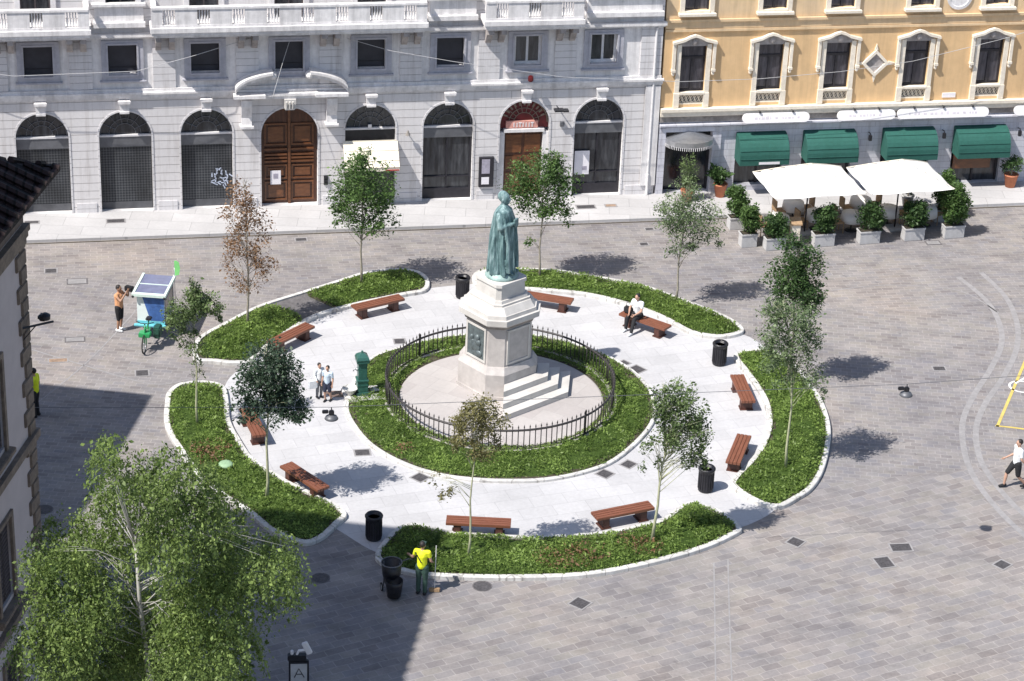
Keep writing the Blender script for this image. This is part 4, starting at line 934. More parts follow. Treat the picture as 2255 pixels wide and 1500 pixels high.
for u in WU:
    f = MB()   # frame with rising hood
    for sx in (-1, 1):
        f.box(u+sx*.60-.09, u+sx*.60+.09, -.07, 0, 3.76, 6.36); f.box(u+sx*.60-.11, u+sx*.60+.11, -.10, 0, 3.76, 4.35)
        f.box(u+sx*.80-.06, u+sx*.80+.06, -.13, 0, 5.35, 6.40); f.box(u+sx*.80-.08, u+sx*.80+.08, -.16, 0, 5.25, 5.35)
        f.ell((u+sx*.80, -.06, 5.17), (.07, .08, .10), 8, 6)
        pts = [(u+sx*.88, 6.38), (u+sx*.42, 6.50), (u+sx*.20, 6.62), (u, 6.68)]
        for (xa, za), (xb, zb) in zip(pts[:-1], pts[1:]):
            v = [(xa, y, za+dz) for y in (-.18, 0) for dz in (0, .10)]+[(xb, y, zb+dz) for y in (-.18, 0) for dz in (0, .10)]; f.add(v, [(0, 1, 5, 4), (2, 6, 7, 3), (0, 4, 6, 2), (1, 3, 7, 5), (0, 2, 3, 1), (4, 5, 7, 6)])
    f.box(u-.51, u+.51, -.11, .1, 4.30, 4.38)
    fr = f.build('window', 'cream', O)
    lt = MB(); lt.prism_y([(u-.6, 6.28), (u+.6, 6.28), (u+.6, 6.42), (u+.2, 6.60), (u, 6.66), (u-.2, 6.60), (u-.6, 6.42)], -.04, -.01); lt.ell((u, -.07, 6.46), (.12, .06, .14), 10, 8); lt.build('carved_lintel', 'stone_dirty', fr)
    g = MB(); g.box(u-.51, u+.51, .20, .22, 4.38, 6.32); g.build('pane', 'curtain', fr)
    g = MB()
    for x0, x1, z0, z1, y in ((-.51, -.44, 4.38, 6.32, .16), (.44, .51, 4.38, 6.32, .16), (-.05, .05, 4.38, 5.70, .15), (-.44, .44, 5.70, 5.80, .15), (-.44, .44, 4.38, 4.46, .16), (-.44, .44, 6.26, 6.32, .16)): g.box(u+x0, u+x1, y, .2, z0, z1)
    g.build('sash', 'darkframe', fr)
    g = MB()   # pierced balustrade panel
    g.box(u-.51, u+.51, .0, .10, 3.86, 3.92); g.box(u-.51, u+.51, .0, .08, 4.24, 4.299)
    for k in range(6):
        cx = u-.42+k*.168; pts = [(cx+.075*math.cos(a*math.pi/5), .04, 4.08+.13*math.sin(a*math.pi/5)) for a in range(11)]; g.tube(pts, .018, 5, cap=False); g.tube([(cx-.08, .04, 3.94), (cx+.08, .04, 4.22)], .014, 5)
    g.build('balustrade_panel', 'cream', fr); g = MB(); g.box(u-.51, u+.51, .16, .18, 3.86, 4.30); g.build('panel_backing', 'dirtcorn', fr)
    f = MB()
    for x0, x1, z0, z1, y in ((-.68, -.5, 7.62, 10.1, -.07), (.5, .68, 7.62, 10.1, -.07), (-.5, .5, 9.9, 10.1, -.07), (-.74, .74, 7.54, 7.64, -.22), (-.5, .5, 7.64, 7.72, -.1), (-.68, .68, 10.1, 10.2, -.16)): f.box(u+x0, u+x1, y, .02, z0, z1)
    fr = f.build('window', 'cream', O); g = MB(); g.box(u-.5, u+.5, .18, .2, 7.72, 9.9); g.build('pane', 'curtain', fr)
    g = MB(); g.box(u-.5, u-.43, .12, .18, 7.72, 9.9); g.box(u+.43, u+.5, .12, .18, 7.72, 9.9); g.box(u-.05, u+.05, .12, .18, 7.72, 9.9); g.build('sash', 'darkframe', fr)
    f = MB()
    for x0, x1, z0, z1 in ((-.62, -.5, 10.7, 12.5), (.5, .62, 10.7, 12.5), (-.5, .5, 12.4, 12.5), (-.5, .5, 10.7, 10.8)): f.box(u+x0, u+x1, -.06, .02, z0, z1)
    fr = f.build('window', 'cream', O); g = MB(); g.box(u-.5, u+.5, .18, .2, 10.8, 12.4); g.build('pane', 'curtain', fr)
# diamond panel, medallion, small plates
f = MB(); cx, cz = 14.55, 5.40
def ringpoly(R, r): return [(cx+R*math.cos(a), cz+R*1.0*math.sin(a)) for a in (0, math.pi/2, math.pi, -math.pi/2)], [(cx+r*math.cos(a), cz+r*math.sin(a)) for a in (0, math.pi/2, math.pi, -math.pi/2)]
o_, i_ = ringpoly(.56, .40)
for k in range(4):
    a, b = o_[k], o_[(k+1) % 4]; c_, d_ = i_[k], i_[(k+1) % 4]; v = [(a[0], -.10, a[1]), (b[0], -.10, b[1]), (d_[0], -.10, d_[1]), (c_[0], -.10, c_[1])]; v += [(x, 0, z) for x, _, z in v]
    f.add(v, [(0, 1, 2, 3), (4, 7, 6, 5), (0, 4, 5, 1), (1, 5, 6, 2), (2, 6, 7, 3), (3, 7, 4, 0)])
for a in range(4): w = a*math.pi/2; f.prism_y([(cx+math.cos(w)*.54+math.sin(w)*.07, cz+math.sin(w)*.54-math.cos(w)*.07), (cx+math.cos(w)*.80, cz+math.sin(w)*.80), (cx+math.cos(w)*.54-math.sin(w)*.07, cz+math.sin(w)*.54+math.cos(w)*.07)], -.06, 0)
dm = f.build('diamond_panel', 'cream', O); g = MB(); g.add([(x, -.02, z) for x, z in i_], [(0, 1, 2, 3)]); g.build('panel_field', 'stone_dirty', dm)
f = MB(); f.lathe([(.52, 0), (.52, .05), (.40, .06), (.38, .03), (.01, .03)], (0, 0, 0), 24, mat=Matrix.Translation((17.75, .02, 8.05)) @ Matrix.Rotation(math.pi/2, 4, 'X')); f.build('medallion', 'stone', O)
for x in (17.5,): f = MB(); f.box(x, x+.55, -.04, 0, 3.86, 4.05); f.build('wall_plate', 'paper', O)
# sign boards with lamps
for x0, x1 in ((9.2, 11.95), (13.08, 15.50), (15.56, 19.40), (20.45, 23.2)):
    f = MB(); r = .20; zc = 3.34; pts = [(x0+r+r*math.cos(a), zc+r*math.sin(a)) for a in [math.pi/2+math.pi*k/8 for k in range(9)]]+[(x1-r+r*math.cos(a), zc+r*math.sin(a)) for a in [-math.pi/2+math.pi*k/8 for k in range(9)]]
    TL = Matrix.Translation((0, -.36, zc)) @ Matrix.Rotation(math.radians(-16), 4, 'X') @ Matrix.Translation((0, .36, -zc)); f.prism_y(pts, -.42, -.36, mat=TL); sb = f.build('sign_board', 'signwhite', O); f = MB(); x = x0+.5
    while x < x1-.5:
        w = random.choice((.05, .09, .12)); f.box(x, x+w, -.427, -.42, zc-.05, zc+.06 if random.random() < .3 else zc+.03, mat=TL); x += w+random.choice((.05, .06, .16))
    f.build('sign_lettering', 'mark', sb); f = MB()
    for x in (x0+.7, x1-.7)+(() if x1-x0 < 3 else ((x0+x1)/2,)):
        f.tube([(x, -.1, 3.6), (x, -.36, 3.62)], .014, 6); f.ell((x, -.40, 3.60), (.055, .055, .05), 8, 6); f.box(x-.02, x+.02, -.36, -.1, 3.2, 3.24)
    f.build('sign_lamps', 'black', sb)
# shop windows and awnings
for i, (a, b) in enumerate(((9.15, 11.1), (11.9, 13.95), (15.2, 17.25), (18.2, 20.3), (21.6, 23.7))):
    z0 = .12 if i == 3 else .35
    g = MB(); g.box(a, b, .26, .28, z0, 2.62); sw = g.build('shop_window', 'glass2', O); g = MB()
    for x0, x1 in ((a, a+.08), (b-.08, b), ((a+b)/2-.04, (a+b)/2+.04)): g.box(x0, x1, .2, .26, z0, 2.62)
    g.build('shopfront_frame', 'darkframe', sw)
    if i == 3: g = MB(); g.box(a+.15, b-.35, .12, .19, .7, 1.35); g.build('menu_board', 'woodhi', sw)
    if i == 4: continue
    aw = awning(a-.02, b+.04, 2.62, 1.78, .85, .26, 'green_awning', -.01, True, 'green_awning')
    if i == 0: g = MB(); g.box(a+.75, b-.35, -.875, -.865, 1.56, 1.66); g.build('awning_sign', 'paper', aw)
# portal with half-round canopy
g = MB(); g.box(6.25, 8.15, .36, .38, .11, 2.72); g.build('portal_glass', 'glass', O)
g = MB()
for x in (6.25, 7.0, 7.35, 8.07): g.box(x, x+.08, .28, .36, .11, 2.72)
g.build('portal_frame', 'darkframe', O)
cnp = MB(); n = 12; vs = [(7.2, -.0, 2.72)]; 
ring1 = [(7.2+.98*math.cos(math.pi*k/n), -.80*math.sin(math.pi*k/n), 2.50) for k in range(n+1)]; ring2 = [(x, y, 2.28) for x, y, z in ring1]; vs = [(7.2, 0, 2.80)]+ring1+ring2
cnp.add(vs, [(0, k+1, k+2) for k in range(n)]+[(k+1, k+2, n+3+k, n+2+k) for k in range(n)]); cn = cnp.build('portal_canopy', 'steel', O); cn.modifiers.new('t', 'SOLIDIFY').thickness = .012
g = MB()
for k in range(n*3+1): a = math.pi*k/(n*3); g.tube([(7.2+.985*math.cos(a), -.805*math.sin(a), 2.30), (7.2+.985*math.cos(a), -.805*math.sin(a), 2.18)], .015, 5)
g.build('canopy_fringe', 'lightframe', cn)
pw = MB(); pw.box(5.96, 6.24, -.08, 0, .11, 2.9); pw.box(8.16, 8.5, -.08, 0, .11, 2.9); pw.box(6.24, 8.16, -.08, 0, 2.73, 2.94); pw.build('portal_surround', 'orr', O)
for x in (14.6, 17.7, 20.9):
    g = MB(); g.tube([(x, 0, 2.45), (x, -.22, 2.5), (x, -.26, 2.42)], .02, 6); g.box(x-.06, x+.06, -.32, -.2, 2.2, 2.42); g.build('wall_lantern', 'black', O)
bdy = MB(); bdy.box(5.96, 28, .45, 12, 0, 13.19); bdy.build('rear_body', 'ochre_pale', O)
r = MB(); r.box(5.9, 28.2, -.7, 0, 13.2, 13.5); r.build('cornice', 'cream', O); r = MB(); r.prism_x([(-.7, 13.5), (12.3, 13.5), (6, 16)], 5.95, 28.2); r.build('roof', 'tiles', O)
# ================================================================ LEFT BUILDING (quoined corner and dark tiled eaves)
LA = math.radians(-7); 
LB_ = thing('corner_house', 'pinkish corner house with brown quoins and dark tiled overhanging roof at the left edge', 'building', (-11.45, -18.5, 0), LA)
# local: corner at origin, walls run to -x (back wall) and to -y (right side wall)
LZ = 14.1; D_ = 16
ww = [(-2.6, 1.1), (-5.7, 1.1), (-8.8, 1.1)]
lv = [(1.4, 3.4), (5.0, 7.2), (9.1, 11.5)]
hs = [rect(-c-.5, -c+.5, a, b) for c, _ in ww for a, b in lv]
# side wall is built in local x-z then turned to face +x
sw = thing('tmp', None, None); hl = [rect(-(-c)-.5 if False else c-.5, c+.5, a, b) for c, _ in ww for a, b in lv]
wl = wall2d('side_wall', rect(-D_, 0, 0, LZ), hl, .4, 'plaster', None, 0)
wl.data.transform(Matrix.Rotation(math.pi/2, 4, 'Z')); wl.parent = LB_; bpy.data.objects.remove(sw)
bk = MB(); bk.box(-11, -.42, -.4, 0, 0, LZ); bk.box(-11, -.6, -D_, -.41, 0, LZ-.01); bk.build('house_body', 'plaster', LB_)
for c, _ in ww:
    for a, b in lv:
        f = MB()
        for y0, y1, z0, z1 in ((c-.64, c-.5, a-.1, b+.12), (c+.5, c+.64, a-.1, b+.12), (c-.5, c+.5, b, b+.12)): f.box(-.02, .07, y0, y1, z0, z1)
        f.box(-.02, .20, c-.78, c+.78, a-.24, a-.10, bev=.02); f.box(-.02, .1, c-.66, c+.66, a-.4, a-.24)
        fr = f.build('window', 'quoin', LB_); g = MB(); g.box(-.30, -.28, c-.5, c+.5, a, b); g.build('pane', 'glass', fr)
        for sy in (-1, 1):
            g = MB(); g.box(-.10, -.06, c+.02 if sy > 0 else c-.48, c+.48 if sy > 0 else c-.02, a+.02, b-.02)
            for k in range(int((b-a)/.12)): g.box(-.06, -.045, (c+.06 if sy > 0 else c-.44), (c+.44 if sy > 0 else c-.06), a+.06+k*.12, a+.12+k*.12)
            g.build('shutter', 'roofshade', fr)
q = MB(); z = .0; k = 0
while z < LZ-.65:
    w = .62 if k % 2 else .38; q.box(-w*1.1, .06, -w, .06, z+.012, z+.40, bev=.02); z += .42; k += 1
q.build('quoins', 'quoin', LB_)
for z in (4.2, 8.25):
    b = MB(); b.box(-.1, .14, -D_, .14, z, z+.22); b.box(-11, -.1, -.05, .14, z, z+.22); b.build('string_course', 'quoin', LB_)
c = MB()
for dz, p in ((-.55, .08), (-.38, .12), (-.22, .16)): c.box(-11, p, -D_, p, LZ+dz, LZ+dz+.16)
c.build('cornice', 'quoin', LB_)
e = MB(); ov = .72; LZ += .85; e.box(-11, .04, -D_, .04, LZ-.845, LZ-.02)
for k in range(26): y = -.3-k*.6; e.box(-.2, ov-.15, y-.06, y+.06, LZ+.12, LZ+.30)
for k in range(16): x = -.6-k*.65; e.box(x-.06, x+.06, -.2, ov-.15, LZ+.12, LZ+.30)
e.box(-11, ov-.25, -D_, ov-.25, LZ-.02, LZ+.12); e.build('eave_rafters', 'woodeave', LB_)
rf = MB(); hh = 2.6; zE = LZ+.32
rf.add([(ov, ov, zE), (ov, -D_-1, zE), (-5, -D_-1, zE+hh), (-5, -5+ov, zE+hh), (-11.5, ov, zE), (-11.5, -D_-1, zE), (ov, ov, zE+.10), (ov, -D_-1, zE+.10)], [(0, 1, 2, 3), (0, 3, 4), (3, 2, 5, 4)])
rf.box(ov-.06, ov+.06, -D_-1, ov+.06, zE-.05, zE+.08); rf.box(-11.5, ov-.06, ov-.06, ov+.06, zE-.05, zE+.08)
ro = rf.build('roof', 'tiles', LB_)
tl = MB()   # tile courses along the two visible slopes
sl = math.hypot(5+ov, hh)
for k in range(34):
    y = ov-.1-k*.5; x1 = max(0, (ov-y)) if y > -5 else 5+ov; t = min(1, x1/(5+ov)); tl.tube([(ov+.08, y, zE+.06), (ov-(5+ov)*t, y, zE+hh*t+.06)], .085, 6)
for k in range(20):
    x = ov-.35-k*.5; y1 = min(5.0, ov-x); t = min(1, y1/5.0); tl.tube([(x, ov+.08, zE+.06), (x, ov-5.0*t, zE+hh*t+.06)], .085, 6)
tl.build('roof_tiles', 'tiles', ro)
tw = MB(); tw.box(-9.5, -3.0, -14, .02, LZ-1, 21.7); to = tw.build('added_shadow_tower', 'plaster', LB_); tw = MB(); tw.box(-9.8, -2.75, -14.3, .27, 21.7, 22.0); tw.build('added_tower_roof', 'tiles', to)  # tower added out of view so the house shadow reaches the front bed
for y in (-2.5, -6, -9.5):
    tw = MB(); tw.box(-3.0, -2.93, y-.6, y+.6, 18.2, 20.4); f = tw.build('window', 'quoin', to); tw = MB(); tw.box(-2.93, -2.92, y-.48, y+.48, 18.3, 20.3); tw.build('pane', 'glass', f)
ch = MB(); ch.box(-2.6, -2.0, -8.6, -7.6, zE+.4, zE+2.4); ch.box(-2.7, -1.9, -8.7, -7.5, zE+2.4, zE+2.5); ch.build('chimney', 'plaster', ro)
# ================================================================ SECOND HOUSE further left, outside the frame; its shadow falls on the square
H2 = thing('side_house', 'plain plastered house further left whose shadow crosses the square', 'building', (-19.98, -6.64, 0), LA)
w = wall2d('side_wall', rect(-9.2, 0, 0, 14.6), [rect(c-.5, c+.5, a, b) for c in (-2, -4.6, -7.2) for a, b in lv], .4, 'plaster', None, 0)
w.data.transform(Matrix.Rotation(math.pi/2, 4, 'Z')); w.parent = H2
b = MB(); b.box(-12, -.42, -9.2, 0, 0, 14.6); b.build('house_body', 'plaster', H2)
for c in (-2, -4.6, -7.2):
    for a, bb in lv:
        g = MB(); g.box(-.3, -.28, c-.5, c+.5, a, bb); f = g.build('window', 'glass', H2); g = MB(); g.box(0, .12, c-.65, c+.65, a-.15, a-.02); g.build('sill', 'quoin', f)
r = MB(); r.add([(.0, .0, 14.6), (.0, -9.3, 14.6), (-4, -5.5, 16.4), (-4, -4, 16.4), (-12, 0, 14.6), (-12, -9.3, 14.6)], [(0, 1, 2, 3), (0, 3, 4), (1, 5, 2), (3, 2, 5, 4)]); r.build('roof', 'tiles', H2)
# ================================================================ MONUMENT
MC = (-.05, 1.38); MR = math.radians(42)
d = MB(); d.lathe([(DR-.22, 0), (DR, 0), (DR, .13), (DR-.05, .15), (DR-.3, .15), (.01, .15)], (0, 0, 0), 64); dd = d.build('stone_platform', 'disc'); dd.location = (DC.x, DC.y, -.06); tag(dd, 'round pinkish stone platform inside the iron fence', 'platform')
mon = thing('monument_pedestal', 'pale stone octagonal pedestal with bronze relief and side steps at the centre', 'monument', (MC[0], MC[1], .08), MR)
Z0 = -.08
def octp(h, c): return [(-h+c, -h), (h-c, -h), (h, -h+c), (h, h-c), (h-c, h), (-h+c, h), (-h, h-c), (-h, -h+c)]
def frus(mb, h0, c0, z0, h1, c1, z1, mi=0, caps=True):
    a, b = octp(h0, c0), octp(h1, c1); vs = [(x, y, z0+Z0) for x, y in a]+[(x, y, z1+Z0) for x, y in b]
    fs = [(k, (k+1) % 8, 8+(k+1) % 8, 8+k) for k in range(8)]
    if caps: fs += [tuple(range(8))[::-1], tuple(range(8, 16))]
    mb.add(vs, fs, mi)
m = MB(); frus(m, 1.19, .46, .08, 1.19, .46, .20); frus(m, 1.15, .44, .20, 1.15, .44, .98); frus(m, 1.15, .44, .981, 1.06, .42, 1.14); frus(m, 1.06, .42, 1.141, 1.03, .41, 1.20); m.build('plinth', 'stone_ped', mon)
m = MB(); frus(m, .98, .40, 1.201, .95, .39, 2.58); m.build('die', 'stone_ped', mon)
m = MB(); frus(m, .99, .40, 2.581, 1.02, .41, 2.67); m.build('frieze_band', 'dirtcorn', mon)
m = MB(); frus(m, 1.02, .41, 2.671, 1.14, .46, 2.79); frus(m, 1.18, .47, 2.791, 1.18, .47, 2.98); frus(m, 1.09, .43, 2.981, 1.07, .42, 3.11); frus(m, 1.03, .40, 3.111, .86, .28, 3.33); frus(m, .80, .20, 3.331, .80, .20, 3.40); m.build('cornice', 'stone_white', mon)
m = MB(); frus(m, .73, .16, 3.401, .70, .15, 3.50); frus(m, .64, .13, 3.501, .62, .13, 3.95); frus(m, .67, .14, 3.951, .66, .14, 4.05); m.build('upper_block', 'stone_white', mon)
# panels on the four main faces, bronze relief on the left face
def panel(a, mat, name, z0=1.34, z1=2.45, w=.42, y=-.985, fr=True):
    R = Matrix.Rotation(a, 4, 'Z'); p = MB(); p.box(-w, w, y-.005, y+.05, z0+Z0, z1+Z0, mat=R); ob = p.build(name, mat, mon)
    if fr:
        p = MB()
        for x0, x1, a0, a1 in ((-w-.07, -w, z0-.07, z1+.07), (w, w+.07, z0-.07, z1+.07), (-w, w, z0-.07, z0), (-w, w, z1, z1+.07)): p.box(x0, x1, y-.03, y+.05, a0+Z0, a1+Z0, mat=R)
        p.build('panel_frame', 'stone_white', ob)
    return ob
rel = panel(-math.pi/2, 'relief', 'bronze_relief'); R = Matrix.Rotation(-math.pi/2, 4, 'Z'); p = MB()
for c, r in (((.08, -1.0, 2.08), (.11, .09, .12)), ((.08, -1.0, 1.90), (.17, .07, .14)), ((.0, -1.0, 1.72), (.22, .06, .17)), ((-.18, -1.0, 1.75), (.12, .05, .20)), ((.12, -1.0, 1.52), (.20, .06, .12)), ((-.22, -1.0, 2.0), (.08, .05, .1))): p.ell((c[0], c[1], c[2]+Z0), r, 12, 8, mat=R)
p.build('relief_figure', 'relief', rel, True)
panel(0, 'stone_ped', 'carved_panel'); panel(math.pi/2, 'stone_ped', 'carved_panel'); panel(math.pi, 'stone_ped', 'carved_panel')
# steps on the front right side
for d_, hz in ((.40, .68), (.76, .48), (1.12, .28)):
    V0 = (-.71, -1.16); k0 = (-.71-.9*d_, -1.15-d_); poly = [V0, k0, (.71+.414*d_, -1.15-d_), (1.15+d_, -.71-.414*d_), (1.16, -.60), (1.16, -.72), (.72, -1.16)]
    s = MB(); s.prism(poly, Z0+.082, Z0+hz); s.build('step', 'stone_white', mon)
# ================================================================ STATUE
st = MB(); n = 72
prof = [(0, .46, .44), (.08, .47, .45), (.35, .44, .42), (.8, .41, .39), (1.2, .39, .37), (1.5, .38, .36), (1.8, .39, .34), (2.05, .39, .31), (2.2, .33, .26), (2.30, .20, .18), (2.38, .10, .11)]
pr = []
for i in range(len(prof)-1):
    for k in range(5): t = k/5; pr.append(tuple(prof[i][j]*(1-t)+prof[i+1][j]*t for j in range(3)))
pr.append(prof[-1]); vs = []
for z, rx, ry in pr:
    for k in range(n):
        a = 2*math.pi*k/n; f = 1+(.13*math.sin(7*a+.9*math.sin(z*1.4))+.08*math.sin(12*a+z*.9)+.04*math.sin(23*a))*min(1, max(0, (2.15-z)))
        vs.append((rx*f*math.cos(a), ry*f*math.sin(a)+.02*math.sin(z*2), z))
m_ = len(pr); fs = [(i*n+k, i*n+(k+1) % n, (i+1)*n+(k+1) % n, (i+1)*n+k) for i in range(m_-1) for k in range(n)]+[tuple(range(n))[::-1], tuple((m_-1)*n+k for k in range(n))]
st.add(vs, fs)
st.ell((0, -.04, 2.60), (.145, .175, .21), 16, 12); st.ell((0, -.10, 2.50), (.10, .12, .11)); st.ell((0, -.22, 2.58), (.028, .04, .05)); cap(st, (0, 0, 2.30), (0, -.03, 2.50), .10, .09)
st.ell((0, .03, 2.66), (.165, .18, .19), 14, 10)     # cap of hair
for sx in (-1, 1): st.ell((sx*.14, -.03, 2.58), (.03, .04, .06), 8, 6)
cap(st, (-.30, 0, 2.10), (-.43, -.12, 1.72), .125, .11); cap(st, (-.43, -.12, 1.72), (-.16, -.40, 1.82), .10, .06); cap(st, (.30, 0, 2.10), (.42, -.10, 1.70), .125, .11); cap(st, (.42, -.10, 1.70), (.14, -.40, 1.68), .10, .06)
st.ell((-.10, -.44, 1.84), (.06, .05, .05)); st.ell((.08, -.44, 1.68), (.06, .05, .05))
for i in range(4): st.tube([(-.06+.0*i, -.46, 1.82+.022*i-.03), (-.02, -.50, 1.83+.022*i-.03), (.02, -.49, 1.83+.022*i-.03)], .014, 6); st.tube([(.10, -.46, 1.65+.022*i), (.05, -.50, 1.66+.022*i), (.0, -.49, 1.66+.02*i)], .014, 6)
st.box(-.13, .13, -.50, -.42, 1.70, 1.96)     # book
for sx in (-1, 1):      # mantle edges falling from the shoulders
    pts = [(sx*.26, -.12, 2.18), (sx*.34, -.26, 1.7), (sx*.30, -.36, 1.1), (sx*.34, -.38, .5), (sx*.30, -.42, .12)]; st.tube(pts, [.06, .075, .07, .08, .07], 8)
for k in range(9): a = math.radians(20+k*18); st.tube([(.30*math.cos(a), .26*math.sin(a), 2.1), (.40*math.cos(a), .38*math.sin(a), 1.3), (.44*math.cos(a+.06), .43*math.sin(a+.06), .1)], [.035, .05, .06], 6)
cap(st, (-.14, -.40, .06), (-.16, -.52, .04), .07, .05); cap(st, (.16, -.36, .06), (.20, -.50, .04), .07, .05)
S = thing('statue', 'green bronze statue of a robed figure holding a book on the pedestal', 'statue', (MC[0], MC[1], 4.05), math.radians(66))
fig = remeshed(st, 'robed_figure', 'patina', S, .016, 1); fig.location = (0, 0, .16)
b = MB(); b.lathe([(.54, 0), (.56, .04), (.50, .10), (.46, .18), (.01, .18)], (0, -.02, 0), 28, sx=1, sy=1); b.ell((.2, -.35, .1), (.2, .15, .08)); b.build('bronze_base', 'patinahi', S, True)
# ================================================================ FENCE
fe = thing('iron_fence', 'round black iron picket fence enclosing the monument', 'fence', (FC.x, FC.y, .0))
r = MB()
for z, t in ((.14, .026), (.80, .030)):
    pts = [(FR_*math.cos(2*math.pi*k/120), FR_*math.sin(2*math.pi*k/120), z) for k in range(121)]; r.tube(pts, t*1.2, 6, cap=False)
r.build('rail', 'iron_fence', fe, True)
NP = 126; order = sorted(range(NP), key=lambda k: math.sin(2*math.pi*k/NP)); pk = MB(); pk.tube([(0, 0, .02), (0, 0, .90)], .0165, 6); pk.lathe([(.004, .88), (.026, .90), (.018, .93), (.002, 1.0)], seg=6)
proto = None; rest = MB(); sel = set(order[:100])
for k in range(NP):
    a = 2*math.pi*k/NP; pos = (FR_*math.cos(a), FR_*math.sin(a), 0)
    if k in sel:
        if proto is None: proto = pk.build('picket', 'iron_fence', fe, True); proto.location = pos
        else: o = proto.copy(); COL.objects.link(o); o.parent = fe; o.location = pos
    else: mt = Matrix.Translation(pos); rest.tube([(0, 0, .02), (0, 0, .90)], .0165, 6, mat=mt); rest.lathe([(.004, .88), (.026, .90), (.018, .93), (.002, 1.0)], seg=6, mat=mt)
o = rest.build('rear_pickets', 'iron_fence', fe, True); o['kind'] = 'stuff'
for k in range(6):
    a = 2*math.pi*(k+.3)/6; p = MB(); p.lathe([(.024, 0), (.024, .92), (.034, .94), (.03, .98), (.01, 1.02)], seg=10); q = p.build('post', 'iron_fence', fe, True); q.location = (FR_*math.cos(a), FR_*math.sin(a), 0)
k = MB(); kk = [(FR_+.10, .0), (FR_+.10, .12), (FR_-.12, .12), (FR_-.12, .0)]; vs = []; sg = 72
for (rr, z) in kk:
    for j in range(sg): vs.append((rr*math.cos(2*math.pi*j/sg), rr*math.sin(2*math.pi*j/sg), z))
k.add(vs, [(i*sg+j, i*sg+(j+1) % sg, (i+1)*sg+(j+1) % sg, (i+1)*sg+j) for i in range(3) for j in range(sg)]); k.build('base_kerb', 'stone_ped', fe)
# ================================================================ DRINKING FOUNTAIN
f0 = gp(797, 872); fo = thing('drinking_fountain', 'green cast iron drinking fountain at the left edge of the lawn', 'fountain', (f0[0], f0[1], .004), .25)
f = MB(); f.box(-.62, .75, -.52, .5, 0, .10, bev=.02); f.build('stone_step', 'kerb', fo)
f = MB(); f.box(-.22, .22, -.22, .22, .10, .22, bev=.01); f.box(-.18, .18, -.18, .18, .22, .62, bev=.015); f.box(-.15, .15, -.15, .15, .62, 1.28, bev=.015); f.box(-.20, .20, -.20, .20, .60, .66, bev=.01); f.box(-.19, .19, -.19, .19, .44, .48); f.build('column', 'fgreen', fo)
f = MB(); f.box(-.21, .21, -.21, .21, 1.28, 1.36, bev=.015); f.lathe([(.30, 0), (.31, .05), (.26, .14), (.14, .22), (.06, .25), (.05, .30), (.01, .33)], (0, 0, 1.36), 4, a0=math.pi/4); f.build('cap', 'fgreen', fo)
f = MB(); f.tube([(-.15, 0, 1.0), (-.26, 0, 1.02), (-.30, 0, .95)], .022, 8); f.ell((-.17, 0, 1.0), (.05, .06, .06)); f.build('spout', 'steel', fo, True)
f = MB(); f.lathe([(.10, 0), (.14, .05), (.24, .22), (.27, .25), (.25, .26), (.20, .2), (.02, .16)], (-.40, -.02, .10), 20); f.build('basin', 'kerb', fo, True)
w = MB(); x, y = gp(752, 868); pts = [(x+.55*math.cos(a)*(1+.2*math.sin(3*a)), y+.30*math.sin(a)*(1+.25*math.sin(2*a+1))) for a in [2*math.pi*k/24 for k in range(24)]]; w.add([(px, py, .0085) for px, py in pts], [tuple(range(24))])
M['wet'] = simple('wet_stone', (.16, .11, .095), .15, .3, 5); struct(w.build('wet_patch', 'wet'))
# ================================================================ CARGO TRIKE
T = thing('cargo_tricycle', 'blue and white cargo tricycle with solar panels on its roof and a green flag', 'tricycle', (-12.15, 2.65, 0), math.radians(-4))
def wheel(mb, c, r, ax='x', t=.022, hub=True):
    pts = [(c[0], c[1]+r*math.cos(a), c[2]+r*math.sin(a)) if ax == 'x' else (c[0]+r*math.cos(a), c[1], c[2]+r*math.sin(a)) for a in [2*math.pi*k/28 for k in range(29)]]; mb.tube(pts, t, 8, cap=False)
def wheel_obj(parent, name, c, r, ax='x', t=.024):
    m1 = MB(); wheel(m1, (0, 0, 0), r, ax, t); w = m1.build(name, 'tyre', parent, True); w.location = c
    m2 = MB(); wheel(m2, (0, 0, 0), r-.03, ax, .012)
    for k in range(14): a = 2*math.pi*k/14; e = (0, (r-.03)*math.cos(a), (r-.03)*math.sin(a)) if ax == 'x' else ((r-.03)*math.cos(a), 0, (r-.03)*math.sin(a)); m2.tube([(0, 0, 0), e], .004, 4)
    m2.ell((0, 0, 0), .035, 8, 6); m2.build('rim', 'steel', w, True); return w
wheel_obj(T, 'wheel', (0, 0, .33), .32); wheel_obj(T, 'wheel', (-.42, 2.3, .28), .27); wheel_obj(T, 'wheel', (.42, 2.3, .28), .27)
m = MB(); m.tube([(0, 0, .33), (.0, .12, .75), (0, .18, 1.0)], .025); m.tube([(0, .14, .82), (0, .62, .42), (0, .72, .40), (0, .95, .50)], .03); m.tube([(0, .55, .46), (0, .78, .88)], .022); m.tube([(0, .2, .70), (0, .78, .80)], .022); m.tube([(-.07, 0, .33), (-.07, .12, .68), (.07, .12, .68), (.07, 0, .33)], .014); m.build('bike_frame', 'bikegreen', T, True)
m = MB(); m.tube([(-.30, .24, 1.06), (-.12, .14, 1.04), (.12, .14, 1.04), (.30, .24, 1.06)], .016); m.build('handlebar', 'black', T, True)
m = MB(); m.box(-.10, .10, .68, .95, .88, .96, bev=.03); m.build('saddle', 'black', T)
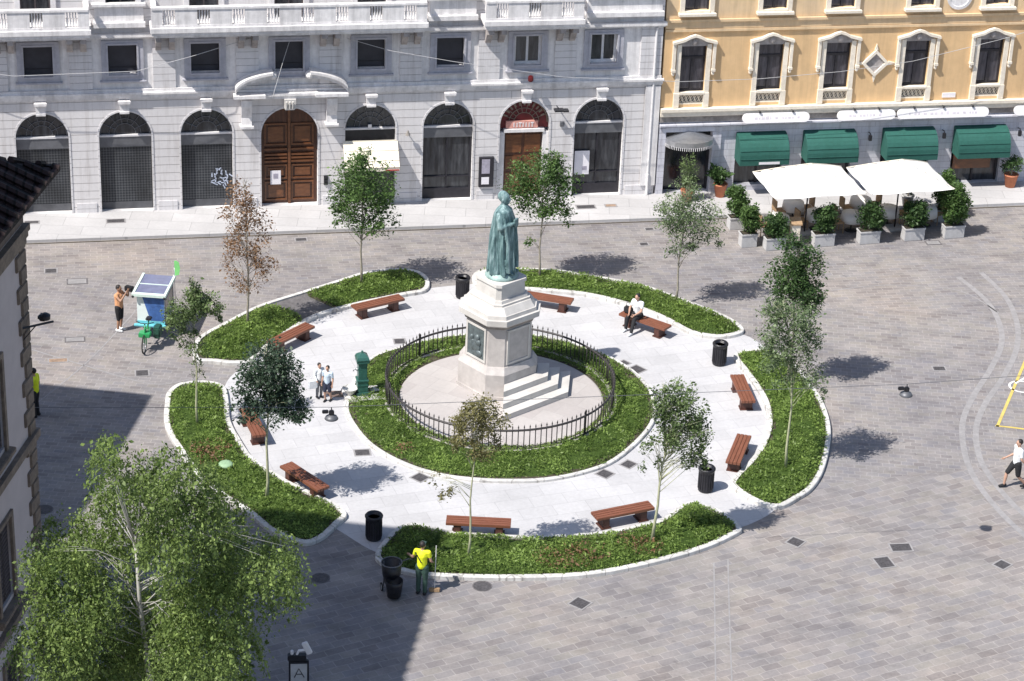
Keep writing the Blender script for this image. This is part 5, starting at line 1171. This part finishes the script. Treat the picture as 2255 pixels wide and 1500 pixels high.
m = MB(); m.tube([(-.05, .60, .42), (-.13, .60, .30)], .012); m.tube([(.05, .60, .42), (.13, .60, .54)], .012); m.box(-.2, -.1, .56, .64, .28, .31); m.box(.1, .2, .56, .64, .53, .56); m.lathe([(.09, -.008), (.09, .008)], (0, .6, .42), 16, mat=Matrix.Translation((0, .6, .42)) @ Matrix.Rotation(math.pi/2, 4, 'Y') @ Matrix.Translation((0, -.6, -.42))); m.build('crank', 'iron', T)
m = MB(); m.box(-.20, .20, .02, .34, .55, .70, bev=.02); m.build('mudguard_box', 'bikegreen', T); m = MB(); m.box(.22, .46, .4, .85, .35, .75, bev=.04); m.build('side_bag', 'dgreen', T)
BX, BY0, BY1, BZ0, BZ1 = .48, 1.15, 2.62, .52, 1.62
m = MB(); m.box(-BX, BX, BY0, BY1, BZ0, BZ1); bx = m.build('cargo_box', 'cartgrey', T)
m = MB(); m.box(-BX+.0, BX-.0, BY0-.006, BY0, BZ0, BZ1); m.build('front_panel', 'cartwhite', bx)
m = MB(); m.add([(-.30, BY0-.012, BZ1-.02), (BX-.01, BY0-.012, BZ1-.02), (BX-.01, BY0-.012, BZ0+.15), (-.02, BY0-.012, BZ0+.15)], [(0, 1, 2, 3)]); m.build('blue_print', 'cartblue', bx)
m = MB(); m.box(-BX, BX, BY0-.02, BY0-.007, BZ0, BZ0+.14); m.box(-BX-.1, BX+.05, BY0-.14, BY0-.02, BZ0-.03, BZ0+.02); m.build('aqua_sill', 'cartaqua', bx)
m = MB(); m.box(BX+.003, BX+.008, BY0+.1, BY1-.1, BZ0+.35, BZ1-.2); m.build('side_window', 'glass2', bx)
m = MB(); m.box(-BX-.14, BX+.08, BY0-.16, BY1+.1, BZ1, BZ1+.06, bev=.01); m.box(-BX-.14, -BX-.06, BY0-.16, BY1+.1, BZ1+.06, BZ1+.11); m.box(BX+.0, BX+.08, BY0-.16, BY1+.1, BZ1+.06, BZ1+.11); m.box(-BX-.06, BX, BY0-.16, BY0-.02, BZ1+.06, BZ1+.11); m.box(-BX-.06, BX, (BY0+BY1)/2-.02, (BY0+BY1)/2+.02, BZ1+.06, BZ1+.10); rf = m.build('roof', 'carttrim', bx)
M['solar'] = simple('solar_panel', (.17, .185, .29), .25, .15, 3, coat=.5)
for y0, y1 in ((BY0+.0, (BY0+BY1)/2-.03), ((BY0+BY1)/2+.03, BY1+.06)):
    m = MB(); m.box(-BX-.05, BX-.01, y0, y1, BZ1+.062, BZ1+.085); m.build('solar_panel', 'solar', rf)
m = MB()
for sx in (-BX-.10, BX+.03): m.ell((sx, BY0-.15, BZ1+.0), (.05, .04, .05), 8, 6)
m.build('marker_lamp', 'black', rf, True)
m = MB(); m.tube([(BX+.05, BY1, .6), (BX+.05, BY1, 2.05)], .012); fl = m.build('flag_pole', 'steel', T, True)
m = MB(); pts = [(0, 0), (.16, .04), (.20, .30), (.16, .52), (.06, .58), (.0, .56)]; m.prism_y([(BX+.05+x, 1.75+z) for x, z in pts], BY1-.006, BY1+.006); m.build('flag', 'flaggreen', fl)
# ================================================================ TERRACE
def parasol(label, cx, cy, w, d, rz, h=2.2):
    t = thing('parasol', label, 'parasol', (cx, cy, .004), rz, 'large white parasols of the restaurant terrace'); m = MB()
    n = 10; vs = []
    for j in range(n+1):
        for i in range(n+1):
            x = -w/2+w*i/n; y = -d/2+d*j/n; q = max(abs(x)/(w/2), abs(y)/(d/2)); z = h-.08+.78*(1-q)**.92; vs.append((x, y, z-.04*math.sin(math.pi*min(1, abs(abs(x)/(w/2)-abs(y)/(d/2))))*q))
    fs = [(j*(n+1)+i, j*(n+1)+i+1, (j+1)*(n+1)+i+1, (j+1)*(n+1)+i) for j in range(n) for i in range(n)]; m.add(vs, fs)
    c = m.build('canopy', 'canvas', t); c.modifiers.new('s', 'SOLIDIFY').thickness = .01
    m = MB(); m.tube([(0, 0, 0), (0, 0, h+.68)], .03, 10); m.build('pole', 'darkframe', t, True); m = MB(); m.box(-.3, .3, -.3, .3, 0, .08, bev=.02); m.build('base', 'concrete', t)
    m = MB()
    for sx in (-1, 0, 1):
        for sy in (-1, 0, 1):
            if sx or sy: m.tube([(0, 0, h+.62), (sx*w/2*.95, sy*d/2*.95, h-.10)], .012, 5)
    m.build('ribs', 'lightframe', t); m = MB()
    for sx, sy in ((-1, -1), (1, -1), (-1, 1), (1, 1)): m.tube([(0, 0, h+.715), (sx*w*.25, sy*d*.25, h-.08+.78*.5**.92+.012), (sx*w/2, sy*d/2, h-.068)], .014, 5)
    m.build('seam', 'cream_awning', c); return t
parasol('white parasol on the left of the terrace, over the tables', 11.55, 15.15, 3.65, 2.7, .26); parasol('white parasol on the right of the terrace, beside the tall bush', 15.15, 15.95, 3.4, 2.7, .26)
def table_parts(t):
    m = MB(); m.lathe([(.40, .70), (.41, .72), (.40, .74), (.01, .74)], seg=20); m.lathe([(.405, .742), (.43, .60), (.45, .42), (.44, .42), (.40, .60), (.38, .735)], seg=20); m.build('tablecloth', 'linen', t, True)
    m = MB(); m.tube([(0, 0, .03), (0, 0, .70)], .03); m.lathe([(.24, 0), (.22, .03), (.03, .05)], seg=14); m.build('pedestal', 'iron', t)
def chair_parts(t):
    m = MB(); m.box(-.22, .22, -.22, .20, .42, .46, bev=.01); m.build('seat', 'wicker', t)
    m = MB(); m.box(-.22, .22, .18, .22, .46, .92, bev=.015); m.build('backrest', 'wicker', t)
    for sx in (-.19, .19):
        for sy in (-.19, .19): m = MB(); m.tube([(sx, sy, 0), (sx, sy, .42)], .018, 6); m.build('leg', 'wicker', t)
tabs = [(10.5, 15.0, 'round white clothed table at the left end of the terrace'), (12.0, 15.6, 'white table under the middle of the left parasol'), (13.4, 15.6, 'white table between the two parasols'), (14.9, 16.3, 'white table under the middle of the right parasol'), (16.4, 16.4, 'white table at the right end of the terrace by the tall bush'), (11.2, 16.5, 'white table at the back of the left parasol'), (13.9, 17.1, 'white table at the back between the parasols')]
t0 = c0 = None; ci = 0
for x, y, lb in tabs:
    if t0 is None: t0 = thing('table', lb, 'table', (x, y, .004), .3, 'white tables of the terrace'); table_parts(t0)
    else: dup(t0, lb, (x, y, .004), random.random())
    for a in (.4, 3.5):
        ci += 1; cl = 'wicker chair %s of the %s' % ('right' if a < 1 else 'left', lb.replace(' in the middle', '').replace(' of the terrace', '').replace('white ', '').replace('round clothed ', '').replace('the middle of ', ''))
        pos = (x+.62*math.cos(a), y+.62*math.sin(a), .004)
        if c0 is None: c0 = thing('chair', cl, 'chair', pos, a-math.pi/2, 'wicker chairs of the terrace'); chair_parts(c0)
        else: dup(c0, cl, pos, a-math.pi/2)
def hedge(label, x, y, w, hh, ph, lm, rz=.26, n=1500, dpt=.42, mat='concrete', conic=0.0, d2=None, group='trough planters round the terrace'):
    t = thing('planter', label, 'planter', (x, y, .004), rz, group); m = MB(); m.box(-w/2, w/2, -dpt/2, dpt/2, 0, ph, bev=.012); m.box(-w/2-.02, w/2+.02, -dpt/2-.02, dpt/2+.02, ph-.07, ph, bev=.01); m.build('trough', mat, t)
    m = MB(); m.box(-w/2+.05, w/2-.05, -dpt/2+.05, dpt/2-.05, ph, ph+.012); m.build('soil', 'soil', t)
    hh *= .82; w_ = w*random.uniform(.62, .74); bl = [(0, 0, ph+hh*.5, w_, .44, hh*.5, 1.2), (w*random.uniform(-.15, .15), 0, ph+hh*.78, w_*.85, .40, hh*.30, 1), (-w*random.uniform(-.15, .15), 0, ph+hh*.3, w_*.95, .40, hh*.30, 1)]
    P_, rn = blob_points(bl, int(n*3.2)); q = quads_mesh('bush', leaf_quads(P_, .09, 0), rn, lm, t)
    m = MB(); m.tube([(0, 0, ph), (0, 0, ph+hh*.6)], .025, 6); m.build('stem', 'bark', q); return t
hedge('planter with rounded bush at the left end of the front row, partly behind its neighbour', 9.25, 13.75, .62, 1.35, .55, 'Lmid'); hedge('planter with box bush second from left in the front row', 10.25, 13.58, .78, 1.10, .50, 'Ldark')
hedge('planter with tall narrow bush, third from left, right of the menu stand', 12.16, 14.12, .82, 1.35, .52, 'Ldark'); hedge('planter with bush standing below the gap of the parasols', 13.95, 14.55, .82, 1.40, .52, 'Ldark'); hedge('planter with wide bush, second from the right end', 15.73, 15.03, .82, 1.35, .52, 'Ldark', n=1700)
hedge('planter with the tallest bush at the right end of the front row', 17.33, 15.42, .82, 2.0, .52, 'Lmid', n=3000, d2=.6); hedge('planter with narrow upright bush at the back left corner of the terrace', 8.9, 15.4, .6, 1.5, .5, 'Lmid'); hedge('planter with bright green bush behind the tallest one', 17.1, 17.0, .7, 1.9, .5, 'Lmid', n=2000)
def pot(label, x, y, z, r, ph, bl, lm, n, sz=.10, mat='terracotta'):
    t = thing('potted_plant', label, 'potted plant', (x, y, z), 0, 'pots by the restaurant wall'); m = MB(); m.lathe([(r*.7, 0), (r, ph*.9), (r*1.08, ph*.9), (r*1.08, ph), (r*.9, ph), (r*.88, ph-.05), (.01, ph-.05)], seg=20); m.build('pot', mat, t, True)
    P_, rn = blob_points(bl, n); q = quads_mesh('foliage', leaf_quads(P_, sz, -.1, .35), rn, lm, t); m = MB(); m.tube([(0, 0, ph-.05), (0, 0, bl[0][2])], .03, 6); m.build('stem', 'bark', q)
pot('terracotta pot with dark palm left of the first green awning', 8.45, 18.25, .11, .26, .55, [(0, 0, .95, .42, .4, .35, 1)], 'Ldark', 900, .2)
pot('terracotta pot with dark bush at the right end of the restaurant', 20.4, 20.5, .11, .28, .55, [(0, 0, 1.0, .5, .4, .42, 1)], 'Ldark', 1100, .12)
pot('tall olive bush in a pot in front of the dark portal', 7.1, 17.7, .11, .25, .45, [(0, 0, 1.3, .45, .4, .8, 1), (.1, 0, .8, .35, .35, .4, .7)], 'Lolive', 1500, .1)
pot('dark bush in the last gap of the terrace back row', 15.9, 18.1, .11, .25, .45, [(0, 0, 1.0, .4, .4, .5, 1)], 'Ldark', 900, .1, 'concrete')
ms = thing('menu_stand', 'beige wooden menu stand at the front of the terrace', 'menu stand', (11.05, 13.95, .004), .1); m = MB(); m.box(-.17, .17, -.15, .15, 0, .9, bev=.01); m.build('cabinet', 'cream', ms); m = MB(); m.prism_x([(-.2, .9), (.2, 1.05), (.2, 1.1), (-.2, .95)], -.22, .22); m.build('sloping_top', 'wicker', ms)
# ================================================================ SUSPENDED LAMPS AND CABLES
def cable(name, label, pts, r=.011, mat='iron', sag=0.0, group='overhead cables'):
    pts = [Vector(p) for p in pts]; out = []
    for a, b in zip(pts[:-1], pts[1:]):
        for k in range(12): t = k/12; p = a.lerp(b, t); p.z -= sag*4*t*(1-t)*(b-a).length; out.append(p)
    out.append(pts[-1]); m = MB(); m.tube(out, r, 5); o = m.build(name, mat, None, True); tag(o, label, 'cable', group); return o
M['cablegrey'] = simple('pale_cable', (.45, .45, .46), .5, .1, 5)
z = 6.1; A_ = Vector((-20.9, -14.6, 6.6)); L2 = Vector((*gp(730, 897, z), z)); L3 = Vector((*gp(1998, 846, z), z)); dirv = (L3-L2).normalized(); Eend = L3+dirv*14; Eend.z = 6.6
cable('cable', 'dark overhead cable carrying the two hanging lamps across the square', [A_, L2, L3, Eend], .008, 'grey_metal')
def hang_lamp(label, p):
    t = thing('hanging_lamp', label, 'street lamp', p, .2, 'lamps hung over the square'); t.scale = (.72, .72, .8); m = MB(); m.tube([(0, 0, 0), (0, 0, -.14)], .02, 6); m.box(-.10, .10, -.08, .08, -.30, -.12, bev=.03); m.build('gear_box', 'black', t)
    m = MB(); m.lathe([(.06, -.28), (.22, -.36), (.27, -.44), (.26, -.45), (.05, -.34)], seg=24); m.build('shade', 'grey_metal', t, True); m = MB(); m.box(-.36, -.12, -.06, .06, -.22, -.1, bev=.02); m.build('driver_box', 'black', t); return t
hang_lamp('dark lamp hanging in front of the lawn on the left', L2); hang_lamp('dark lamp hanging over the paving on the right', L3)
mast = thing('cable_mast', 'steel mast off to the right holding the lamp cable', 'pole', (Eend.x, Eend.y, 0)); m = MB(); m.tube([(0, 0, 0), (0, 0, 7)], [.09, .06], 10); m.build('shaft', 'grey_metal', mast, True)
wlamp = thing('wall_lamp', 'black lamp on a bracket arm fixed to the quoined corner house', 'street lamp', (-11.45, -18.5, 11.5), LA); m = MB(); m.tube([(.05, -.5, .03), (.64, .08, 0)], .03, 8); m.tube([(.05, -.5, -.3), (.3, -.25, .0)], .015, 6); m.build('bracket', 'black', wlamp)
m = MB(); m.box(.30, .52, -.12, .10, .05, .22, bev=.05); m.lathe([(.05, .22), (.13, .16), (.12, .06)], (.48, -.02, .04), 12); m.build('lamp_head', 'black', wlamp)
def fw(u, dd, h): x, y = fpt(u, dd); return Vector((x, y, h))
def onray(px, py, dd):    # point in the plane dd metres in front of the facade seen at a surveyed photo point
    o = Vector((FB*0+FN.x*dd, FB+FN.y*dd, 0)); d = ray(px, py); t = (o-CAM).dot(FN.to_3d())/d.dot(FN.to_3d()); return CAM+d*t
cable('cable', 'pale cable from the left balcony sweeping up to the long balcony', [onray(-120, 150, .5), onray(30, 168, .8), onray(300, 157, .9), onray(420, 125, .8), onray(565, 80, .05)], .012, 'cablegrey')
cable('cable', 'short pale cable dropping from above the big door window towards the square', [onray(641, 80, .05), onray(625, 130, .5), onray(600, 215, 1.4)], .010, 'cablegrey')
cable('cable', 'pale cable running from above the door across both facades', [onray(765, 85, .05), onray(860, 112, .8), onray(1000, 136, 1.2), onray(1240, 170, 1.4), onray(1500, 180, 1.4), onray(1670, 174, 1.3), onray(1850, 158, 1.2), onray(2010, 135, 1.1), onray(2200, 88, .9), onray(2330, 50, .5)], .010, 'cablegrey')
# ================================================================ STREET SWEEPER'S CART
sw = thing('cleaning_cart', 'black wheeled sweeper cart with an open bag ring beside the worker', 'cart', (-2.80, -11.9, 0), .3)
m = MB(); m.lathe([(.20, .30), (.27, .6), (.30, .95), (.29, .95), (.24, .6), (.02, .5)], (0, 0, 0), 18); m.build('bag', 'blackbag', sw, True)
m = MB(); pts = [(.30*math.cos(a), .30*math.sin(a), .97) for a in [2*math.pi*k/20 for k in range(21)]]; m.tube(pts, .018, 6, cap=False); m.tube([(.28, 0, .95), (.5, 0, 1.02), (.62, 0, .98)], .016); m.tube([(-.2, .12, .12), (-.2, .12, .97)], .014); m.tube([(.22, -.1, .1), (.22, -.1, .97)], .014); m.tube([(-.25, 0, .16), (.28, 0, .16)], .016); m.build('bag_frame', 'grey_metal', sw, True)
m = MB(); m.lathe([(.2, .10), (.25, .5), (.26, .62), (.25, .62), (.02, .3)], (-.02, -.42, 0), 16); m.build('lower_bag', 'blackbag', sw, True)
for x in (-.26, .26): wheel_obj(sw, 'wheel', (x, .1, .12), .11, 'x', .02)
br = thing('broom', 'long handled broom held upright beside the worker', 'broom', (-1.55, -11.85, .0), 0); m = MB(); m.tube([(0, 0, .1), (.02, .0, 1.55)], .013, 6); m.build('handle', 'lightframe', br); m = MB(); m.box(-.16, .16, -.04, .04, 0, .14, bev=.02); m.build('bristles', 'wicker', br)
# ================================================================ INFORMATION TOTEM at the bottom edge
it = thing('camera_totem', 'dark framed grey panel with a white angled camera housing on top', 'totem', (-4.95, -17.3, 0), math.radians(6))
m = MB(); m.box(-.27, .27, -.06, .06, 0, 1.12, bev=.02); m.build('frame', 'black', it); m = MB(); m.box(-.22, .22, -.075, -.06, .06, 1.04); pn = m.build('panel', 'concrete', it); m = MB(); m.tube([(-.12, -.08, .62), (.0, -.08, .9), (.14, -.08, .62)], .015, 5); m.tube([(-.07, -.08, .72), (.08, -.08, .72)], .012, 5); m.build('printed_mark', 'black', pn)
m = MB(); m.box(-.30, .2, -.10, .10, 1.15, 1.30, bev=.02); m.build('head_box', 'black', it); m = MB(); m.tube([(-.05, 0, 1.30), (.0, 0, 1.42), (.22, 0, 1.45)], .035); m.box(-.08, .08, -.05, .05, -.19, .19, mat=Matrix.Translation((.22, 0, 1.50)) @ Matrix.Rotation(math.radians(-24), 4, 'Y'), bev=.02); m.box(-.22, -.14, -.04, .04, 1.30, 1.44, bev=.02); m.build('camera_housing', 'signwhite', it)
# ================================================================ PEOPLE
person('street sweeper in a bright yellow vest and dark green trousers by the front bed', (-1.92, -11.98), math.radians(165), dict(wl=(-.22, -.22, 1.0), el=(-.26, -.02, 1.14), wr=(.48, -.30, 1.05), er=(.30, -.05, 1.15), sl=(-.19, 0, 1.42)), top='hivis', bottom='c_green', cap_mat='fgreen', sleeves=.3)
sl_ = MB(); sl_.tube([(.17, -.17, 1.46), (.0, -.185, 1.2), (-.14, -.16, .98), (-.02, .17, 1.15), (.17, .16, 1.46)], .016, 6); o = sl_.build('shoulder_bag_strap', 'c_black'); o.location = (-1.92, -11.98, 0); o.rotation_euler = (0, 0, math.radians(165)); tag(o, 'thin black diagonal strap across the yellow vest', 'strap')
cam_p = person('bare armed photographer in a peach top and black shorts, left of the tricycle', (-13.25, 4.28), math.radians(70), dict(el=(-.26, -.22, 1.28), er=(.26, -.22, 1.28), wl=(-.08, -.34, 1.55), wr=(.08, -.34, 1.55), head=(0, -.02, 1.63)), top='c_orange', bottom='c_black', skin='skin2', sleeves=.15, legs=.55, shoes='c_white')
k = thing('camera', 'black video camera raised by the photographer', 'camera', (-12.90, 4.38, 1.58), math.radians(70)); m = MB(); m.box(-.09, .09, -.16, .14, -.08, .10, bev=.02); m.build('camera_body', 'black', k); m = MB(); m.lathe([(.06, 0), (.07, .14), (.05, .14)], (0, 0, 0), 14, mat=Matrix.Translation((0, -.15, .01)) @ Matrix.Rotation(math.pi/2, 4, 'X')); m.build('lens', 'black', k, True)
person('child in a pale blue shirt and dark shorts left of the fountain', (-5.62, -.36), math.radians(-20), dict(kl=(-.10, -.10, .50), al=(-.10, -.02, .09), ar=(.10, .14, .10)), top='c_blue', bottom='c_navy', legs=.45, sleeves=.4, s=.76)
person('child in a white top and grey trousers half behind the other child by the fountain', (-5.92, -.12), math.radians(35), dict(wl=(-.3, -.3, 1.05), wr=(.2, -.32, 1.02)), top='c_white', bottom='c_grey', sleeves=.9, s=.74)
person('person in a yellow vest and black trousers standing beside the corner house', (-14.93, -2.2), math.radians(-110), top='hivis', bottom='c_black', sleeves=.4)
person('walker in a white shirt and black shorts cut by the right edge', (16.45, -4.35), math.radians(-75), dict(kl=(-.10, -.26, .52), al=(-.10, -.30, .12), kr=(.10, .04, .48), ar=(.10, .34, .16), wl=(-.24, -.30, 1.0), wr=(.24, .2, .95)), top='c_white', bottom='c_black', legs=.45, sleeves=.4)
p, q = Vector(gp(1372, 686, .45)), Vector(gp(1470, 720, .45)); bd = (q-p).normalized(); fc = Vector((bd.y, -bd.x)); pos = p.lerp(q, .33)+fc*.02
person('seated person in a white top and black trousers on the back right bench', (pos.x, pos.y, .0), math.atan2(fc.y, fc.x)+math.pi/2, dict(pel=(0, .06, .56), chest=(0, .02, .92), neck=(0, -.02, 1.09), head=(0, -.07, 1.25), hl=(-.10, .04, .54), hr=(.10, .04, .54), kl=(-.14, -.42, .53), kr=(.14, -.40, .53), al=(-.16, -.46, .10), ar=(.18, -.62, .10), sl=(-.18, -.01, 1.03), sr=(.18, -.01, 1.03), el=(-.24, -.14, .78), er=(.24, -.14, .78), wl=(-.12, -.36, .68), wr=(.12, -.36, .68)), top='c_white', bottom='c_black', sleeves=.35, shoes='c_white', hair='c_black')
hb = thing('shoulder_bag', 'black bag on the bench left of the seated person', 'bag', (*(p.lerp(q, .12)), .455), math.atan2(bd.y, bd.x)); m = MB(); m.box(-.17, .17, -.10, .10, 0, .26, bev=.05); m.build('bag_body', 'c_black', hb); m = MB(); m.tube([(-.12, 0, .24), (-.08, 0, .40), (.08, 0, .40), (.12, 0, .24)], .012, 6); m.build('handle', 'c_black', hb)
wb = thing('tote_bag', 'white bag carried low by the person in the white top', 'bag', (-6.12, -.28, .42), .4); m = MB(); m.box(-.16, .16, -.06, .06, 0, .32, bev=.03); m.build('bag_body', 'c_white', wb); m = MB(); m.tube([(-.1, 0, .3), (-.06, 0, .46), (.06, 0, .46), (.1, 0, .3)], .01, 6); m.build('handle', 'c_white', wb)
# ================================================================ TREES
tree('young_tree', 'young tree with dry brown leaves on the left bed', (547, 722), [(520, 470, 32, 55, 1), (545, 440, 26, 40, .8), (555, 520, 42, 60, 1), (515, 560, 28, 45, .6), (580, 570, 34, 45, .7), (540, 615, 38, 35, .45), (535, 410, 14, 22, .5), (600, 590, 18, 22, .4)], 3000, 'Lbrown', .085, .045, fork=.5)
tree('young_tree', 'mid green tree with a pointed top in front of the cream awning', (795, 628), [(800, 400, 62, 52, 1.2), (770, 440, 48, 42, 1), (838, 440, 44, 44, 1), (800, 352, 22, 34, .8), (800, 490, 60, 34, .45), (750, 485, 30, 28, .4), (845, 492, 28, 26, .4)], 5600, 'Lmid', .10, .045)
tree('young_tree', 'broad green tree just right of the statue head', (1187, 614), [(1190, 385, 58, 42, 1.2), (1150, 410, 46, 46, 1), (1235, 400, 42, 50, 1), (1195, 440, 58, 38, 1), (1225, 470, 36, 32, .6), (1160, 525, 22, 18, .35), (1215, 355, 30, 24, .7)], 5600, 'Lmid', .10, .042)
tree('young_tree', 'silvery green tree between the statue and the terrace', (1488, 668), [(1510, 470, 52, 46, 1), (1470, 480, 34, 40, .7), (1550, 490, 42, 42, .8), (1510, 430, 36, 34, .7), (1495, 530, 42, 34, .55), (1570, 530, 24, 24, .5), (1475, 445, 24, 26, .5)], 4200, 'Lpale', .085, .040)
tree('young_tree', 'dark dense tree on the upper part of the right bed', (1735, 850), [(1752, 560, 40, 40, 1.1), (1735, 610, 46, 48, 1.2), (1780, 600, 36, 50, 1.1), (1760, 650, 50, 42, 1.1), (1715, 655, 26, 32, .7), (1790, 655, 26, 34, .8), (1755, 525, 20, 20, .6)], 6200, 'Ldark', .095, .045)
tree('young_tree', 'light airy tree below the dark one on the right bed', (1730, 1032), [(1740, 700, 58, 42, .8), (1700, 730, 38, 44, .7), (1775, 745, 38, 48, .8), (1740, 770, 54, 44, .9), (1720, 820, 44, 36, .5), (1780, 820, 40, 36, .6), (1705, 680, 34, 30, .5), (1800, 860, 20, 30, .35)], 5000, 'Lpale', .085, .042, bark='barkpale')
tree('young_tree', 'many stemmed tree leaning right beside the front right litter bin', (1437, 1195), [(1490, 890, 44, 46, 1), (1535, 945, 30, 54, 1), (1455, 905, 30, 40, .7), (1500, 950, 44, 38, .8), (1548, 1005, 18, 38, .8), (1470, 960, 40, 40, .45), (1525, 1010, 24, 30, .6), (1455, 865, 16, 22, .5), (1430, 1000, 24, 40, .2)], 4800, 'Lolive', .09, .048, bark='barkpale', fork=.42, extra=5)
tree('young_tree', 'slim yellowish tree at the front centre', (1032, 1230), [(1055, 905, 42, 36, 1), (1030, 940, 36, 34, .9), (1085, 940, 32, 38, .8), (1060, 985, 44, 30, .6), (1010, 975, 26, 26, .4), (985, 1075, 24, 30, .22), (960, 1055, 18, 20, .18)], 3400, 'Lyel', .08, .038, bark='barkpale')
tree('young_tree', 'dark blue green tree on the left bed above the orange bench', (588, 1103), [(590, 800, 52, 42, 1.1), (560, 850, 46, 46, 1.1), (625, 850, 44, 48, 1.1), (600, 900, 56, 36, .8), (655, 905, 38, 28, .9), (540, 905, 30, 28, .6), (585, 770, 26, 22, .6), (640, 800, 26, 26, .6)], 6400, 'Lblue', .10, .050, bark='barkpale')
tree('young_tree', 'irregular dark tree with a pointed top beside the cargo tricycle', (435, 937), [(428, 630, 16, 34, .9), (430, 665, 34, 30, .9), (460, 670, 34, 22, .7), (400, 690, 38, 26, .8), (380, 715, 24, 22, .6), (430, 760, 34, 20, .3), (478, 690, 16, 16, .5), (405, 735, 30, 18, .3), (435, 810, 20, 24, .15)], 3600, 'Lolive', .085, .040, bark='barkpale')
# weeping birch in the foreground
bx_, by_ = -7.0, -28.6
birch = [(225, 1010, 26, 60, .6), (215, 985, 14, 30, .4), (260, 1085, 60, 50, .8), (350, 1040, 60, 40, .6), (410, 1070, 60, 50, .8), (300, 1120, 80, 50, .8), (400, 1140, 80, 50, .7), (470, 1120, 45, 40, .4), (150, 1190, 80, 50, .8), (110, 1250, 60, 70, .9), (225, 1235, 70, 55, .6), (345, 1200, 50, 40, .4), (440, 1230, 80, 60, 1), (520, 1230, 70, 60, 1), (585, 1250, 50, 46, .6), (612, 1290, 30, 50, .45), (600, 1200, 28, 30, .4),
         (150, 1340, 80, 70, 1), (250, 1370, 80, 60, .9), (350, 1340, 70, 60, .9), (440, 1330, 90, 60, 1.1), (520, 1300, 60, 40, .8), (100, 1430, 70, 70, 1), (200, 1460, 90, 60, 1), (320, 1440, 80, 60, 1), (420, 1430, 90, 70, 1.1), (500, 1420, 50, 60, .8), (300, 1560, 200, 80, 1.2), (470, 1520, 60, 60, .8)]
bt = []
for i, q in enumerate(birch): q = (q[0]+14, *q[1:]); bt.append((*q, ((i*37) % 11-5)*.34))
tb = tree('weeping_birch', 'large weeping birch with white branches in the lower left foreground', None, bt, 62000, 'Lbirch', .085, .15, bark='birchbark', droop=.9, depth=1.1, group=None, fork=.6, extra=0, brf=.36, dens=.62, strands=5600, tcap=11.6, z0=0, base_xy=(bx_, by_), asp=.5)
tag(tb, kind=None); 
if 'group' in tb: del tb['group']
# tree trunk stakes are absent in the photo; low bush at the dark end of the upper left bed
def shrub(name, label, px, py, blist, n, lm, size=.08):
    x, y = gp(px, py, .1); t = thing(name, label, 'shrub', (x, y, .1)); bl = px_blobs(x, y, blist, .8); P_, rn = blob_points(bl, n); quads_mesh('foliage', leaf_quads(P_-np.array([x, y, .1]), size, 0), rn, lm, t)
    m = MB(); m.tube([(0, 0, 0), (.03, 0, .35)], [.03, .012], 6); m.tube([(0, 0, .05), (-.12, .03, .3)], [.02, .01], 6); m.build('stem', 'bark', t)
0 and shrub('shrub', 'darker bushy plant at the right tip of the upper left bed', 878, 626, [(880, 616, 44, 12, 1), (905, 618, 24, 10, .7)], 1100, 'Ldark')
shrub('shrub', 'taller bush at the right tip of the front bed', 1525, 1150, [(1525, 1132, 38, 18, 1), (1560, 1145, 26, 14, .7)], 1000, 'Lcover')
# ================================================================ CAMERA, SKY, SUN
cd = bpy.data.cameras.new('camera'); cam = bpy.data.objects.new('camera', cd); COL.objects.link(cam)
cam.matrix_world = Matrix(((RT.x, UPV.x, -FW.x, CAM.x), (RT.y, UPV.y, -FW.y, CAM.y), (RT.z, UPV.z, -FW.z, CAM.z), (0, 0, 0, 1)))
cd.sensor_width = 36; cd.lens = FPX/2255*36; cd.clip_start = 1; cd.clip_end = 1000; scene.camera = cam
EL, AZ = math.radians(54), math.radians(36)      # shadows fall towards +x +y
sv = Vector((math.cos(EL)*math.cos(AZ), math.cos(EL)*math.sin(AZ), -math.sin(EL)))
sd = bpy.data.lights.new('sun', 'SUN'); sd.energy = 6.5; sd.angle = math.radians(.53); sd.color = (1, .955, .89); so = bpy.data.objects.new('sun', sd); COL.objects.link(so); so.rotation_euler = sv.to_track_quat('-Z', 'Y').to_euler()
w = bpy.data.worlds.new('World'); scene.world = w; w.use_nodes = True; nt = w.node_tree; bg = nt.nodes['Background']
sky = nt.nodes.new('ShaderNodeTexSky'); sky.sky_type = 'NISHITA'; sky.sun_disc = False; sky.sun_elevation = EL
sky.sun_rotation = math.atan2(-sv.x, -sv.y)     # direction towards the sun, clockwise from +y
sky.air_density = 1.0; sky.dust_density = 1.2; sky.altitude = 120
nt.links.new(sky.outputs[0], bg.inputs[0]); bg.inputs[1].default_value = .145
scene.view_settings.view_transform = 'Standard'; scene.view_settings.look = 'None'; scene.view_settings.exposure = 0; scene.view_settings.gamma = 1
scene.cycles.max_bounces = 6; scene.cycles.use_denoising = True
